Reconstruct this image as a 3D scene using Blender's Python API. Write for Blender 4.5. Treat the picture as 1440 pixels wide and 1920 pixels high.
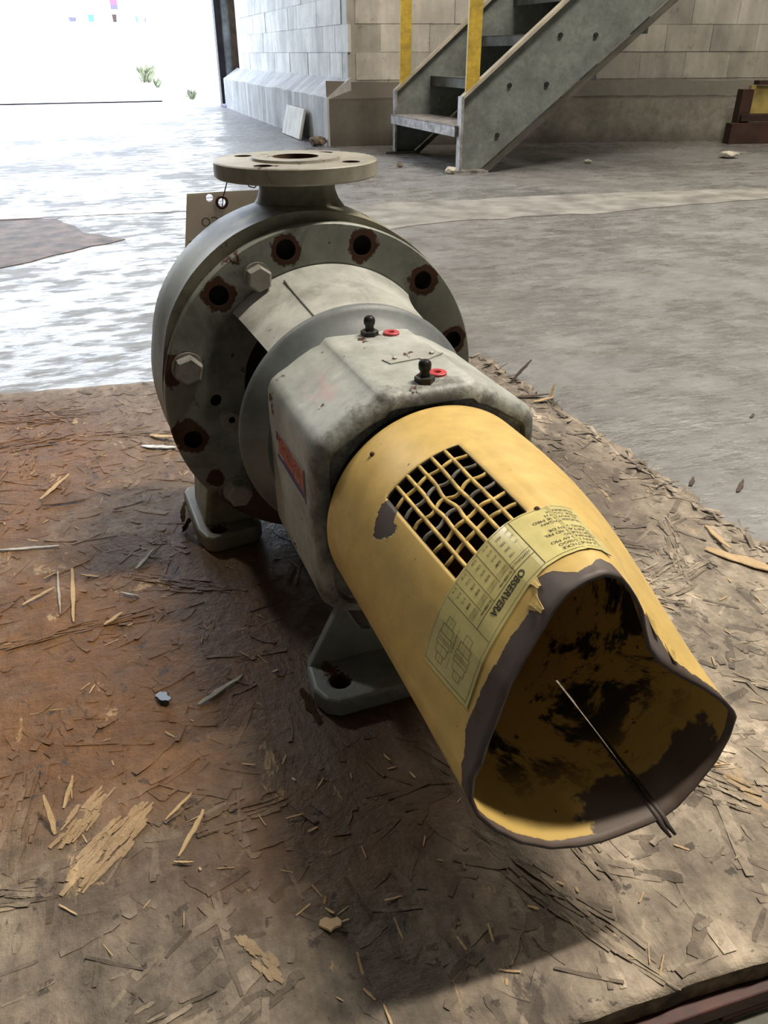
import bpy, bmesh, math, random
from mathutils import Vector, Matrix, noise as mnoise
S = bpy.context.scene
for o in list(bpy.data.objects): bpy.data.objects.remove(o, do_unlink=True)
COL = S.collection
R = math.radians
random.seed(7)

# ------------------------------------------------------------------ camera
TH, F, YAW, ROLL = 0.529, 1473.17, 0.3652, -0.0024
cam = bpy.data.cameras.new('camera'); co = bpy.data.objects.new('camera', cam); COL.objects.link(co)
cam.sensor_fit = 'VERTICAL'; cam.sensor_height = 36; cam.lens = 36*F/1920; cam.clip_start = .02; cam.clip_end = 300
co.location = (-.22664, -.76196, .53994)
co.rotation_euler = (Matrix.Rotation(-YAW, 3, 'Z') @ Matrix.Rotation(math.pi/2-TH, 3, 'X') @ Matrix.Rotation(ROLL, 3, 'Z')).to_euler()
S.camera = co
# ------------------------------------------------------------------ world, lights, exposure
S.view_settings.view_transform = 'Standard'; S.view_settings.look = 'None'
S.view_settings.gamma = 1; S.view_settings.use_curve_mapping = False
S.view_settings.exposure = 0.0
wd = bpy.data.worlds.new('overcast_sky'); S.world = wd; wd.use_nodes = True
bg = wd.node_tree.nodes['Background']; bg.inputs[0].default_value = (.80, .90, 1.08, 1); bg.inputs[1].default_value = 9.5

def lamp(name, loc, target, size, power, color, size_y=None, portal=False):
    l = bpy.data.lights.new(name, 'AREA'); o = bpy.data.objects.new(name, l); COL.objects.link(o)
    l.shape = 'RECTANGLE' if size_y else 'DISK'; l.size = size
    if size_y: l.size_y = size_y
    l.energy = power; l.color = color; o.location = loc
    o.rotation_euler = (Vector(target)-Vector(loc)).to_track_quat('-Z', 'Y').to_euler()
    if portal: l.cycles.is_portal = True
    return o
lamp('high_bay_or_fill_lamp', (2.25, -.25, 4.7), (0, -.3, 0), .16, 345, (1, .91, .78), size_y=1.6)
lamp('high_bay_or_fill_lamp', (-1.9, 4.2, 4.6), (0, 0, 0), .5, 75, (1, .93, .82))
lamp('high_bay_or_fill_lamp', (4.2, 2.4, 4.7), (3.6, 3.6, 0), 2.6, 215, (1, .90, .76))  # added fill lamp, no fixture seen; brightens the stair wall and floor
lamp('doorway_portal', (-.66, 9.6, 2.0), (-.66, 0, 2.0), 4.7, 1, (1, 1, 1), size_y=4.0, portal=True)

# ------------------------------------------------------------------ node helpers
class NB:
    def __init__(s, name, rough=.6, metal=0., spec=.5):
        s.m = bpy.data.materials.new(name); s.m.use_nodes = True; s.t = s.m.node_tree
        s.b = s.t.nodes['Principled BSDF']; s.b.inputs['Roughness'].default_value = rough
        s.b.inputs['Metallic'].default_value = metal; s.b.inputs['Specular IOR Level'].default_value = spec
        s._pos = None
    def n(s, typ, **kw):
        x = s.t.nodes.new(typ)
        for k, v in kw.items(): setattr(x, k, v)
        return x
    def l(s, a, b): s.t.links.new(a, b)
    def put(s, sock, v):
        if isinstance(v, bpy.types.NodeSocket): s.l(v, sock)
        elif isinstance(v, (tuple, list)) and len(v) == 3 and sock.type == 'RGBA': sock.default_value = (*v, 1)
        else: sock.default_value = v
    def pos(s):
        if not s._pos: s._pos = s.n('ShaderNodeNewGeometry').outputs['Position']
        return s._pos
    def island(s): return s.n('ShaderNodeNewGeometry').outputs['Random Per Island']
    def objrand(s): return s.n('ShaderNodeObjectInfo').outputs['Random']
    def mapping(s, v, loc=(0,0,0), rot=(0,0,0), sc=(1,1,1)):
        x = s.n('ShaderNodeMapping'); s.l(v, x.inputs[0]); x.inputs[1].default_value = loc; x.inputs[2].default_value = rot; x.inputs[3].default_value = sc
        return x.outputs[0]
    def noise(s, scale, detail=4, rough=.6, v=None, dist=0., sc=None):
        x = s.n('ShaderNodeTexNoise'); v = v or s.pos()
        if sc: v = s.mapping(v, sc=sc)
        s.l(v, x.inputs['Vector']); x.inputs['Scale'].default_value = scale; x.inputs['Detail'].default_value = detail
        x.inputs['Roughness'].default_value = rough; x.inputs['Distortion'].default_value = dist
        return x.outputs['Fac']
    def vor(s, scale, v=None, sc=None, feature='F1', out='Distance', rnd=1.):
        x = s.n('ShaderNodeTexVoronoi', feature=feature); v = v or s.pos()
        if sc: v = s.mapping(v, sc=sc)
        s.l(v, x.inputs['Vector']); x.inputs['Scale'].default_value = scale; x.inputs['Randomness'].default_value = rnd
        return x.outputs[out]
    def math(s, op, a, b=0., c=None, clamp=False):
        x = s.n('ShaderNodeMath', operation=op); x.use_clamp = clamp
        s.put(x.inputs[0], a); s.put(x.inputs[1], b)
        if c is not None: s.put(x.inputs[2], c)
        return x.outputs[0]
    def step(s, v, lo, hi, to0=0., to1=1.):
        x = s.n('ShaderNodeMapRange', interpolation_type='SMOOTHSTEP'); s.put(x.inputs[0], v)
        for i, k in enumerate((lo, hi, to0, to1)): x.inputs[i+1].default_value = k
        return x.outputs[0]
    def mix(s, f, a, b):
        x = s.n('ShaderNodeMix', data_type='RGBA'); s.put(x.inputs[0], f); s.put(x.inputs[6], a); s.put(x.inputs[7], b)
        return x.outputs[2]
    def mul(s, a, b, f=1.):
        x = s.n('ShaderNodeMix', data_type='RGBA', blend_type='MULTIPLY'); s.put(x.inputs[0], f); s.put(x.inputs[6], a); s.put(x.inputs[7], b)
        return x.outputs[2]
    def grey(s, v, lo, hi):
        r = s.step(v, .26, .74, lo, hi); x = s.n('ShaderNodeCombineColor')
        for i in range(3): s.l(r, x.inputs[i])
        return x.outputs[0]
    def xyz(s, v=None):
        x = s.n('ShaderNodeSeparateXYZ'); s.l(v or s.pos(), x.inputs[0]); return x.outputs
    def ramp(s, v, stops, interp='LINEAR'):
        x = s.n('ShaderNodeValToRGB'); s.put(x.inputs[0], v); e = x.color_ramp.elements; x.color_ramp.interpolation = interp
        while len(e) < len(stops): e.new(.5)
        for q, (p, c) in zip(e, stops): q.position = p; q.color = (*c, 1) if isinstance(c, (tuple, list)) else (c, c, c, 1)
        return x.outputs[0]
    def blob(s, cx, cy, rx, ry, soft=.35, jit=.35, nscale=9):
        p = s.xyz(); a = s.math('DIVIDE', s.math('SUBTRACT', p[0], cx), rx); b = s.math('DIVIDE', s.math('SUBTRACT', p[1], cy), ry)
        d = s.math('SQRT', s.math('ADD', s.math('MULTIPLY', a, a), s.math('MULTIPLY', b, b)))
        d = s.math('ADD', d, s.math('MULTIPLY', s.math('SUBTRACT', s.noise(nscale, 5), .5), jit*4))
        return s.step(d, 1+soft, 1-soft)
    def base(s, v): s.put(s.b.inputs['Base Color'], v); return s
    def rough(s, v): s.put(s.b.inputs['Roughness'], v); return s
    def bump(s, h, strength=.3, dist=.002):
        x = s.n('ShaderNodeBump'); s.put(x.inputs['Height'], h); x.inputs['Strength'].default_value = strength; x.inputs['Distance'].default_value = dist
        s.l(x.outputs[0], s.b.inputs['Normal']); return s

def plain(name, c, rough=.6, metal=0., var=.25, scale=30, bump=0.):
    b = NB(name, rough, metal); nz = b.noise(scale, 5)
    b.base(b.mul(c, b.grey(nz, 1-var*1.6, 1+var)))
    if bump: b.bump(nz, bump, .002)
    return b.m

RUSTD, RUSTM = (.030, .013, .009), (.10, .042, .018)
def painted(name, c, chip=.68, dirt=.5, rough=.5, front=False, holes=False, grime=(.05, .045, .038)):
    b = NB(name, rough); p = b.pos()
    v1 = b.noise(9, 6, .65); v2 = b.noise(38, 5, .65); v3 = b.noise(140, 3)
    col = b.mul(c, b.grey(v1, .72, 1.16)); col = b.mul(col, b.grey(v2, .80, 1.10))
    gm = b.math('MULTIPLY', b.step(b.noise(14, 8, .75, dist=.6), .48, .66), dirt)
    col = b.mix(gm, col, grime)
    cm = b.step(b.math('ADD', b.noise(26, 6, .7), b.math('MULTIPLY', b.math('SUBTRACT', v3, .5), .16)), chip, chip+.025)
    rr = b.mix(b.noise(120, 3), RUSTD, RUSTM)
    if holes:      # rust collars round the bolt holes of the flange
        q = b.xyz(); z = b.math('SUBTRACT', q[2], .23); x = q[0]
        a = b.math('ARCTAN2', z, x); st = math.pi/6
        am = b.math('SUBTRACT', b.math('FLOORED_MODULO', b.math('ADD', a, st/2-.2393+2*math.pi), st), st/2)
        r = b.math('SQRT', b.math('ADD', b.math('MULTIPLY', x, x), b.math('MULTIPLY', z, z)))
        dx = b.math('SUBTRACT', b.math('MULTIPLY', r, b.math('COSINE', am)), .1508); dy = b.math('MULTIPLY', r, b.math('SINE', am))
        d = b.math('SQRT', b.math('ADD', b.math('MULTIPLY', dx, dx), b.math('MULTIPLY', dy, dy)))
        d = b.math('SUBTRACT', d, b.math('MULTIPLY', b.noise(60, 4, .7), .018))
        cm = b.math('MAXIMUM', cm, b.step(d, .0078, .0056))
        # bare rust near the lower left of the ring
        w = b.math('ADD', b.math('MULTIPLY', z, -6.), b.noise(20, 6, .7)); cm = b.math('MAXIMUM', cm, b.math('MULTIPLY', b.step(w, .98, 1.2), .9))
        for cx, cz, rx, rz in ((-.158, .041, .011, .019), (-.152, -.030, .017, .019), (-.128, -.085, .010, .012)):     # bare spots of the flange face
            e1 = b.math('DIVIDE', b.math('SUBTRACT', x, cx), rx); e2 = b.math('DIVIDE', b.math('SUBTRACT', z, cz), rz)
            dd = b.math('ADD', b.math('SQRT', b.math('ADD', b.math('MULTIPLY', e1, e1), b.math('MULTIPLY', e2, e2))), b.math('MULTIPLY', b.math('SUBTRACT', b.noise(70, 4, .7), .5), 1.8))
            cm = b.math('MAXIMUM', cm, b.step(dd, 1., .85))
    if front:      # greasy front end, faded pink marking on the shoulder
        q = b.xyz(); f = b.math('ADD', b.math('MULTIPLY', q[1], -9.), b.noise(32, 7, .75)); low = b.step(q[2], .33, .27)
        col = b.mix(b.math('MULTIPLY', b.step(f, 2.78, 3.0), .8), col, (.045, .040, .034))
        col = b.mix(b.math('MULTIPLY', b.step(f, 2.58, 2.85), b.math('MULTIPLY', low, .4)), col, (.06, .055, .048))
        pk = b.math('MULTIPLY', b.blob(-.063, -.205, .013, .030, .4, .2, 40), b.step(b.noise(60, 3, .6, sc=(1, .35, 1)), .45, .6)); col = b.mix(b.math('MULTIPLY', pk, .45), col, (.50, .30, .30))
    col = b.mix(cm, col, rr)
    b.base(col); b.rough(b.mix(cm, (rough,)*3, (.9,)*3))
    h = b.math('ADD', b.math('MULTIPLY', cm, -.6), b.math('MULTIPLY', v2, .5)); b.bump(h, .35, .0015)
    return b.m

M = {}
M['grey'] = painted('grey_pump_paint', (.40, .405, .365), chip=.635, dirt=.5)
M['ring'] = painted('grey_green_flange_paint', (.27, .28, .245), chip=.625, dirt=.55, holes=True)
M['olive'] = painted('olive_casing_paint', (.225, .215, .155), chip=.645, dirt=.6)
M['disc'] = painted('worn_flange_paint', (.33, .31, .25), chip=.615, dirt=.5)
M['foot'] = painted('blue_grey_foot_paint', (.20, .225, .225), chip=.62, dirt=.6)
M['arch'] = painted('worn_pale_grey_paint', (.47, .48, .44), chip=.645, dirt=.35)
M['dark'] = plain('rust_and_shade_black', (.014, .010, .008), .9)  # near black: rust in the holes, shade painted into the deep recesses
M['rust'] = plain('rusty_iron', (.085, .042, .024), .8, 0, .5, 60, .4)
M['bolt'] = painted('painted_bolt_head', (.30, .29, .26), chip=.64, dirt=.4)
M['nipple'] = plain('oily_black_steel', (.028, .026, .025), .38, .5, .4, 80, .2)
M['red'] = plain('red_plastic', (.50, .05, .06), .45)
M['steel'] = plain('worn_bright_steel', (.55, .54, .50), .35, .9, .3)
M['shaft'] = plain('rusted_shaft_steel', (.12, .06, .035), .6, .4, .4, 50)

def guard_outer():
    b = NB('yellow_guard_paint', .48)
    uv = b.n('ShaderNodeUVMap', uv_map='guard').outputs[0]; q = b.xyz(uv)   # u: angle/360+.5, v: position along the tube
    c = b.mix(b.noise(11, 5, .6), (.56, .375, .10), (.72, .515, .19))
    c = b.mul(c, b.grey(b.noise(60, 4, .6), .86, 1.08))
    # scuffs and grime
    sc = b.step(b.noise(30, 8, .75, sc=(1, 2.6, 1), dist=.8), .62, .74); c = b.mix(b.math('MULTIPLY', sc, .32), c, (.16, .12, .06))
    sp = b.step(b.noise(170, 2), .735, .76); c = b.mix(b.math('MULTIPLY', sp, .8), c, (.06, .03, .02))
    # edge of the paint near the mouth
    st = [(-180,.962),(-140,.958),(-105,.954),(-96,.925),(-75,.93),(-60,.938),(-53,.942),(-46,.937),(-38,.945),(-33.2,.942),(-31.4,.972),(-29,.972),(-27.8,.938),(-24.5,.905),(-20,.914),(-15.8,.936),(-11.4,.964),(-4.4,.958),(2.8,.936),(6.8,.952),(9,.985),(22,.968),(36,.93),(45.6,.902),(50,.93),(56,.97),(75,.982),(100,.975),(130,.965),(180,.962)]
    w = b.ramp(q[0], [((a/360)+.5, (v-.85)/.15) for a, v in st])
    w = b.math('ADD', b.math('MULTIPLY', w, .15), .85)
    e = b.math('ADD', b.math('SUBTRACT', q[1], w), b.math('MULTIPLY', b.math('SUBTRACT', b.noise(160, 4, .7), .5), .022))
    pm = b.step(e, -.001, .002)
    # bare patch beside the grille
    du = b.math('DIVIDE', b.math('SUBTRACT', q[0], (-56/360)+.5), .0245); dv = b.math('DIVIDE', b.math('SUBTRACT', q[1], .338), .060)
    d = b.math('SQRT', b.math('ADD', b.math('MULTIPLY', du, du), b.math('MULTIPLY', dv, dv)))
    d = b.math('ADD', d, b.math('MULTIPLY', b.math('SUBTRACT', b.noise(75, 3, .6), .5), 1.5))
    pm = b.math('MAXIMUM', pm, b.step(d, .95, .90))
    bare = b.mix(b.noise(45, 6, .7), (.060, .048, .046), (.115, .092, .085)); bare = b.mix(b.step(b.noise(30, 5), .5, .7), bare, (.075, .042, .028))
    edge = b.math('MULTIPLY', b.step(e, -.012, 0.), .35)
    c = b.mix(edge, c, (.62, .44, .20)); c = b.mix(pm, c, bare)
    b.base(c); b.rough(b.mix(pm, (.45,)*3, (.55,)*3)); b.bump(b.math('ADD', b.math('MULTIPLY', pm, -1.), b.math('MULTIPLY', b.noise(60, 4), .25)), .6, .001)
    return b.m
def guard_inner():
    b = NB('stained_yellow_guard_inside', .6)
    uv = b.n('ShaderNodeUVMap', uv_map='guard').outputs[0]; q = b.xyz(uv)
    c = b.mix(b.noise(14, 4), (.50, .33, .085), (.62, .43, .13))
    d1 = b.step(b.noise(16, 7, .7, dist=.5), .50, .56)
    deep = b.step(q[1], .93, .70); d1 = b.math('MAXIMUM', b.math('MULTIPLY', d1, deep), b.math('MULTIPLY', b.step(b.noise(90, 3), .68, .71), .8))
    # bare rusty area along the bottom right of the mouth
    du = b.math('ABSOLUTE', b.math('SUBTRACT', b.math('FLOORED_MODULO', b.math('ADD', q[0], .5), 1.), (148/360)))
    du = b.math('SUBTRACT', du, b.math('MULTIPLY', b.math('SUBTRACT', b.noise(38, 4, .6), .5), .10))
    m = b.math('MULTIPLY', b.step(du, .100, .092), b.step(b.math('ADD', q[1], b.math('MULTIPLY', b.noise(26, 4), .30)), 1.01, 1.03))
    rim = b.step(b.math('ADD', q[1], b.math('MULTIPLY', b.noise(80, 4), .02)), .988, .992)
    m = b.math('MAXIMUM', m, rim)
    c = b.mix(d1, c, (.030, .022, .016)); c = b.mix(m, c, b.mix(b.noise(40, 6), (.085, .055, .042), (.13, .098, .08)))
    b.base(c); return b.m
M['gout'] = guard_outer(); M['gin'] = guard_inner()
M['glip'] = plain('bare_rusty_lip', (.055, .040, .034), .6, 0, .4, 80, .3)
M['wire'] = plain('yellow_wire_paint', (.60, .42, .13), .5, 0, .3, 90)
M['wirebare'] = plain('bare_grey_wire', (.22, .20, .17), .5, .3)
M['label'] = plain('pale_yellow_label', (.62, .55, .235), .22, 0, .12, 40)
M['ink'] = plain('black_print', (.045, .04, .03), .4)
M['inkgrey'] = plain('faded_print', (.24, .21, .105), .4)
M['stwhite'] = plain('pale_sticker', (.40, .45, .42), .4, 0, .15)
M['stred'] = plain('faded_red_sticker', (.48, .12, .085), .5, 0, .25, 120)
M['stpink'] = plain('faded_pink_print', (.46, .19, .15), .5)
M['stblue'] = plain('blue_sticker_band', (.035, .035, .20), .4)

# ------------------------------------------------------------------ object helpers
def mesh(name, verts, faces, mats, parent=None, fmat=None, smooth=False, loc=None):
    me = bpy.data.meshes.new(name); me.from_pydata([tuple(v) for v in verts], [], faces); me.validate()
    for m in (mats if isinstance(mats, (list, tuple)) else [mats]): me.materials.append(m)
    if fmat: me.polygons.foreach_set('material_index', fmat[:len(me.polygons)])
    if smooth: me.polygons.foreach_set('use_smooth', [True]*len(me.polygons))
    o = bpy.data.objects.new(name, me); COL.objects.link(o)
    if parent: o.parent = parent
    if loc: o.location = loc
    return o
def bm_obj(name, bm, m, parent=None, smooth=False):
    bmesh.ops.recalc_face_normals(bm, faces=bm.faces)
    me = bpy.data.meshes.new(name); bm.to_mesh(me); bm.free()
    for q in (m if isinstance(m, (list, tuple)) else [m]): me.materials.append(q)
    if smooth: me.polygons.foreach_set('use_smooth', [True]*len(me.polygons))
    o = bpy.data.objects.new(name, me); COL.objects.link(o)
    if parent: o.parent = parent
    return o
def smooth_angle(o, deg=35):
    me = o.data; me.polygons.foreach_set('use_smooth', [True]*len(me.polygons))
    bm = bmesh.new(); bm.from_mesh(me)
    for e in bm.edges:
        if len(e.link_faces) == 2 and e.calc_face_angle(0) > R(deg): e.smooth = False
    bm.to_mesh(me); bm.free(); return o
def bevel(o, w, seg=2, ang=35):
    md = o.modifiers.new('bevel', 'BEVEL'); md.width = w; md.segments = seg; md.limit_method = 'ANGLE'; md.angle_limit = R(ang); return o
def thing(name, label, cat, loc=(0,0,0), group=None):
    o = bpy.data.objects.new(name, None); COL.objects.link(o); o.location = loc; o.empty_display_size = .1
    return tag(o, label, cat, group)
def tag(o, label, cat, group=None):
    o['label'] = label; o['category'] = cat
    if group: o['group'] = group
    return o
def struct(o): o['kind'] = 'structure'; return o
def add_box(bm, x0, x1, y0, y1, z0, z1, mtx=None, mi=0):
    v = [bm.verts.new(Vector(c) if mtx is None else mtx @ Vector(c)) for c in ((x0,y0,z0),(x1,y0,z0),(x1,y1,z0),(x0,y1,z0),(x0,y0,z1),(x1,y0,z1),(x1,y1,z1),(x0,y1,z1))]
    for f in ((0,3,2,1),(4,5,6,7),(0,1,5,4),(1,2,6,5),(2,3,7,6),(3,0,4,7)):
        q = bm.faces.new([v[i] for i in f]); q.material_index = mi
    return v
def prism(bm, poly, p0, p1):       # extrude list of 3D points from offset p0 to p1
    a = [bm.verts.new(Vector(c)+Vector(p0)) for c in poly]; b = [bm.verts.new(Vector(c)+Vector(p1)) for c in poly]
    n = len(poly); bm.faces.new(a); bm.faces.new(b[::-1])
    for i in range(n): bm.faces.new((a[i], b[i], b[(i+1)%n], a[(i+1)%n]))
def tube(bm, pts, r, n=8, closed=False, rr=None):
    pts = [Vector(p) for p in pts]; rings = []
    for i, p in enumerate(pts):
        d = (pts[(i+1) % len(pts)] - pts[i-1]) if closed else (pts[min(i+1, len(pts)-1)] - pts[max(i-1, 0)])
        d.normalize(); a = d.orthogonal().normalized() if abs(d.z) > .95 else d.cross(Vector((0,0,1))).normalized(); b = d.cross(a)
        ri = rr[i] if rr else r
        rings.append([bm.verts.new(p + ri*(math.cos(t)*a + math.sin(t)*b)) for t in [2*math.pi*k/n for k in range(n)]])
    m = len(rings)
    for i in range(m if closed else m-1):
        A, B = rings[i], rings[(i+1) % m]
        for k in range(n): bm.faces.new((A[k], A[(k+1)%n], B[(k+1)%n], B[k]))
    if not closed: bm.faces.new(rings[0][::-1]); bm.faces.new(rings[-1])
ZA = .18     # pump local frame: origin on the board under the axis; x right, y away (= -s), z up
def PL(x, s, z): return Vector((x, -s, z+ZA))
def revolve(bm, prof, n=96, a0=0, a1=360, closed_prof=False, cx=0, cz=0):
    full = abs(a1-a0) >= 360; k = n if full else n+1; rows = []
    for i in range(k):
        a = R(a0+(a1-a0)*i/n); rows.append([bm.verts.new(PL(cx+r*math.sin(a), s, cz+r*math.cos(a))) for s, r in prof])
    m = len(prof)
    for i in range(n):
        A, B = rows[i], rows[(i+1) % k]
        for j in range(m if closed_prof else m-1):
            bm.faces.new((A[j], A[(j+1)%m], B[(j+1)%m], B[j]))
    if not full and closed_prof: bm.faces.new(rows[0]); bm.faces.new(rows[-1][::-1])
    return rows
def hexhead(bm, c, r, h, axis_s=True, rot=0., dome=True):
    pr = []
    for k in range(6):
        a = rot+k*math.pi/3; pr.append((r*math.sin(a), r*math.cos(a)))
    lay = [(0, 1.), (h*.86, 1.), (h, .86)]; rings = []
    for hh, f in lay:
        rings.append([bm.verts.new((PL(c[0]+x*f, c[1]+hh, c[2]+z*f) if axis_s else PL(c[0]+x*f, c[1]+z*f, c[2]+hh))) for x, z in pr])
    for A, B in zip(rings, rings[1:]):
        for k in range(6): bm.faces.new((A[k], A[(k+1)%6], B[(k+1)%6], B[k]))
    bm.faces.new(rings[0][::-1]); bm.faces.new(rings[-1])
def disc_s(bm, c, r, s0, s1, n=20):
    A = [bm.verts.new(PL(c[0]+r*math.sin(2*math.pi*k/n), s0, c[1]+r*math.cos(2*math.pi*k/n))) for k in range(n)]
    B = [bm.verts.new(PL(c[0]+r*math.sin(2*math.pi*k/n), s1, c[1]+r*math.cos(2*math.pi*k/n))) for k in range(n)]
    for k in range(n): bm.faces.new((A[k], A[(k+1)%n], B[(k+1)%n], B[k]))
    bm.faces.new(A[::-1]); bm.faces.new(B)
def disc_z(bm, x, s, r, z0, z1, n=20):
    A = [bm.verts.new(PL(x+r*math.sin(2*math.pi*k/n), s+r*math.cos(2*math.pi*k/n), z0)) for k in range(n)]
    B = [bm.verts.new(PL(x+r*math.sin(2*math.pi*k/n), s+r*math.cos(2*math.pi*k/n), z1)) for k in range(n)]
    for k in range(n): bm.faces.new((A[k], A[(k+1)%n], B[(k+1)%n], B[k]))
    bm.faces.new(A[::-1]); bm.faces.new(B)
def cut(o, bm, inner=None):
    bmesh.ops.recalc_face_normals(bm, faces=bm.faces)
    me = bpy.data.meshes.new('cutter'); bm.to_mesh(me); bm.free()
    if inner: me.materials.append(inner)
    c = bpy.data.objects.new('cutter', me); COL.objects.link(c); c.matrix_world = o.matrix_world
    if o.parent: c.parent = o.parent
    md = o.modifiers.new('cut', 'BOOLEAN'); md.operation = 'DIFFERENCE'; md.object = c; md.solver = 'EXACT'
    if inner: md.material_mode = 'TRANSFER'
    dg = bpy.context.evaluated_depsgraph_get(); me2 = bpy.data.meshes.new_from_object(o.evaluated_get(dg))
    o.modifiers.clear(); o.data = me2; bpy.data.objects.remove(c, do_unlink=True); return o
def lerp(a, b, t): return a+(b-a)*t
def interp(x, xs, ys):
    if x <= xs[0]: return ys[0]
    for i in range(1, len(xs)):
        if x <= xs[i]: return lerp(ys[i-1], ys[i], (x-xs[i-1])/max(xs[i]-xs[i-1], 1e-9))
    return ys[-1]
def text2d(body, size, align='LEFT', flip=False):
    cu = bpy.data.curves.new('text', 'FONT'); cu.body = body; cu.size = size; cu.align_x = align; cu.resolution_u = 3
    o = bpy.data.objects.new('text', cu); COL.objects.link(o)
    dg = bpy.context.evaluated_depsgraph_get(); me = bpy.data.meshes.new_from_object(o.evaluated_get(dg))
    v = [((-1 if flip else 1)*p.co.x, p.co.y) for p in me.vertices]; f = [tuple(p.vertices) for p in me.polygons]
    bpy.data.objects.remove(o, do_unlink=True); bpy.data.meshes.remove(me); bpy.data.curves.remove(cu)
    return v, f

# ------------------------------------------------------------------ room shell and ground
def concrete_floor():
    b = NB('worn_concrete_floor', .42); p = b.xyz()
    n1 = b.noise(1.1, 6, .6); n2 = b.noise(5, 8, .7); n3 = b.noise(34, 5, .7)
    c = b.mix(n1, (.145, .147, .146), (.238, .24, .238)); c = b.mul(c, b.grey(n2, .70, 1.22)); c = b.mul(c, b.grey(n3, .85, 1.1))
    stain = b.step(b.noise(2.2, 7, .7, dist=.4), .60, .70); c = b.mix(b.math('MULTIPLY', stain, .55), c, (.055, .05, .045))
    wallside = b.step(b.math('SUBTRACT', p[1], b.math('MULTIPLY', p[0], -.236)), 4.2, 5.0)   # darker towards the stair wall
    c = b.mix(b.math('MULTIPLY', wallside, .55), c, (.075, .066, .055))
    b.base(c)
    wet = b.step(b.math('ADD', b.noise(13, 6, .7, sc=(.7, 1.5, 1)), b.math('MULTIPLY', b.math('SUBTRACT', b.noise(1.6, 4), .5), .8)), .42, .58)
    b.rough(b.mix(wet, (.19,)*3, (.58,)*3))
    h = b.math('ADD', b.math('MULTIPLY', b.noise(30, 6, .65, sc=(.6, 1.2, 1)), 1.), b.math('MULTIPLY', b.noise(11, 4, .6, sc=(.6, 1.2, 1)), 1.6))
    b.bump(h, .48, .010); return b.m
M['floor'] = concrete_floor()
M['strip'] = plain('pale_repair_concrete', (.27, .265, .25), .55, 0, .28, 7, .3)
M['patch'] = plain('brown_broken_concrete', (.15, .108, .088), .66, 0, .45, 14, .6)
M['patchedge'] = plain('brown_patch_edge', (.13, .07, .035), .8, 0, .4, 20)
def wall_paint(name, c, dirtc=(.16, .135, .10), dirt=.55):
    b = NB(name, .7); n1 = b.noise(3, 7, .65); n2 = b.noise(14, 6, .7)
    cc = b.mul(c, b.grey(n1, .72, 1.18)); cc = b.mul(cc, b.grey(b.noise(10, 6, .7, sc=(1, 1, .18)), .80, 1.12))
    cc = b.mix(b.math('MULTIPLY', b.step(n2, .56, .72), dirt), cc, dirtc)
    cc = b.mul(cc, b.grey(b.objrand(), .9, 1.08)); b.base(cc); b.bump(n2, .3, .004); return b.m
M['block'] = wall_paint('painted_block', (.53, .50, .44))
M['mortar'] = wall_paint('painted_mortar', (.47, .44, .385))
M['blockw'] = wall_paint('white_painted_block', (.60, .60, .57), (.27, .26, .24), .6)
M['mortarw'] = wall_paint('white_mortar', (.55, .55, .52))
def plinth_mat():
    b = NB('stained_concrete_plinth', .8); p = b.xyz(); n = b.noise(5, 8, .7); n2 = b.noise(18, 6, .7)
    c = b.mix(n, (.21, .19, .155), (.44, .42, .36)); c = b.mul(c, b.grey(n2, .75, 1.2))
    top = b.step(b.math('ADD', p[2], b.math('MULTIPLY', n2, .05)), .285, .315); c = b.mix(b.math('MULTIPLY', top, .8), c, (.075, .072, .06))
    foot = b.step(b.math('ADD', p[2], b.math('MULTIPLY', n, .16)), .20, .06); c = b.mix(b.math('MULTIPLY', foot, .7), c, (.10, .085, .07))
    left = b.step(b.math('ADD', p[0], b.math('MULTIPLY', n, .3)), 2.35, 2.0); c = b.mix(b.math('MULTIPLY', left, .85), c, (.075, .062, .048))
    b.base(c); b.bump(n2, .4, .006); return b.m
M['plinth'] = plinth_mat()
M['plinthw'] = wall_paint('grey_dirty_plinth', (.42, .42, .41), (.24, .23, .22), .7)
M['ceiling'] = plain('grey_ceiling', (.35, .34, .32), .9, 0, .1, 1)
M['shell'] = plain('dim_wall_paint', (.30, .29, .26), .9, 0, .1, 1)
M['yard'] = plain('pale_yard_concrete', (.55, .54, .50), .9, 0, .12, 2)
M['white'] = plain('white_outside_wall', (.78, .77, .68), .8, 0, .05, 2)

fl = struct(mesh('floor', [(-9,-7,0),(11,-7,0),(11,9.9,0),(-9,9.9,0)], [(0,1,2,3)], M['floor']))
struct(mesh('ground', [(-70,9.9,-.004),(70,9.9,-.004),(70,90,-.004),(-70,90,-.004)], [(0,1,2,3)], M['yard']))
def floor_slab(name, poly, m, h=.003, edge=None):
    bm = bmesh.new(); n = len(poly)
    a = [bm.verts.new((x, -s, h)) for x, s in poly]; b = [bm.verts.new((x, -s, -.01)) for x, s in poly]
    bm.faces.new(a)
    for i in range(n): bm.faces.new((a[i], b[i], b[(i+1)%n], a[(i+1)%n])).material_index = 1 if edge else 0
    bmesh.ops.triangulate(bm, faces=[f for f in bm.faces if len(f.verts) > 4])
    return bm_obj(name, bm, [m, edge] if edge else m, fl)
def rag(poly, step=.06, j=.018):
    out = []
    for i, p in enumerate(poly):
        q = poly[(i+1) % len(poly)]; n = max(1, int(math.dist(p, q)/step))
        for k in range(n): out.append((lerp(p[0], q[0], k/n)+random.uniform(-j, j), lerp(p[1], q[1], k/n)+random.uniform(-j, j)))
    return out
floor_slab('repair_strip', rag([(.62,-2.44),(1.005,-2.45),(1.922,-2.356),(2.797,-2.209),(4.2,-2.05),(4.0,-1.74),(2.58,-1.983),(1.775,-1.93),(1.2,-1.99),(.66,-1.93)], .09, .02), M['strip'])
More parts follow.
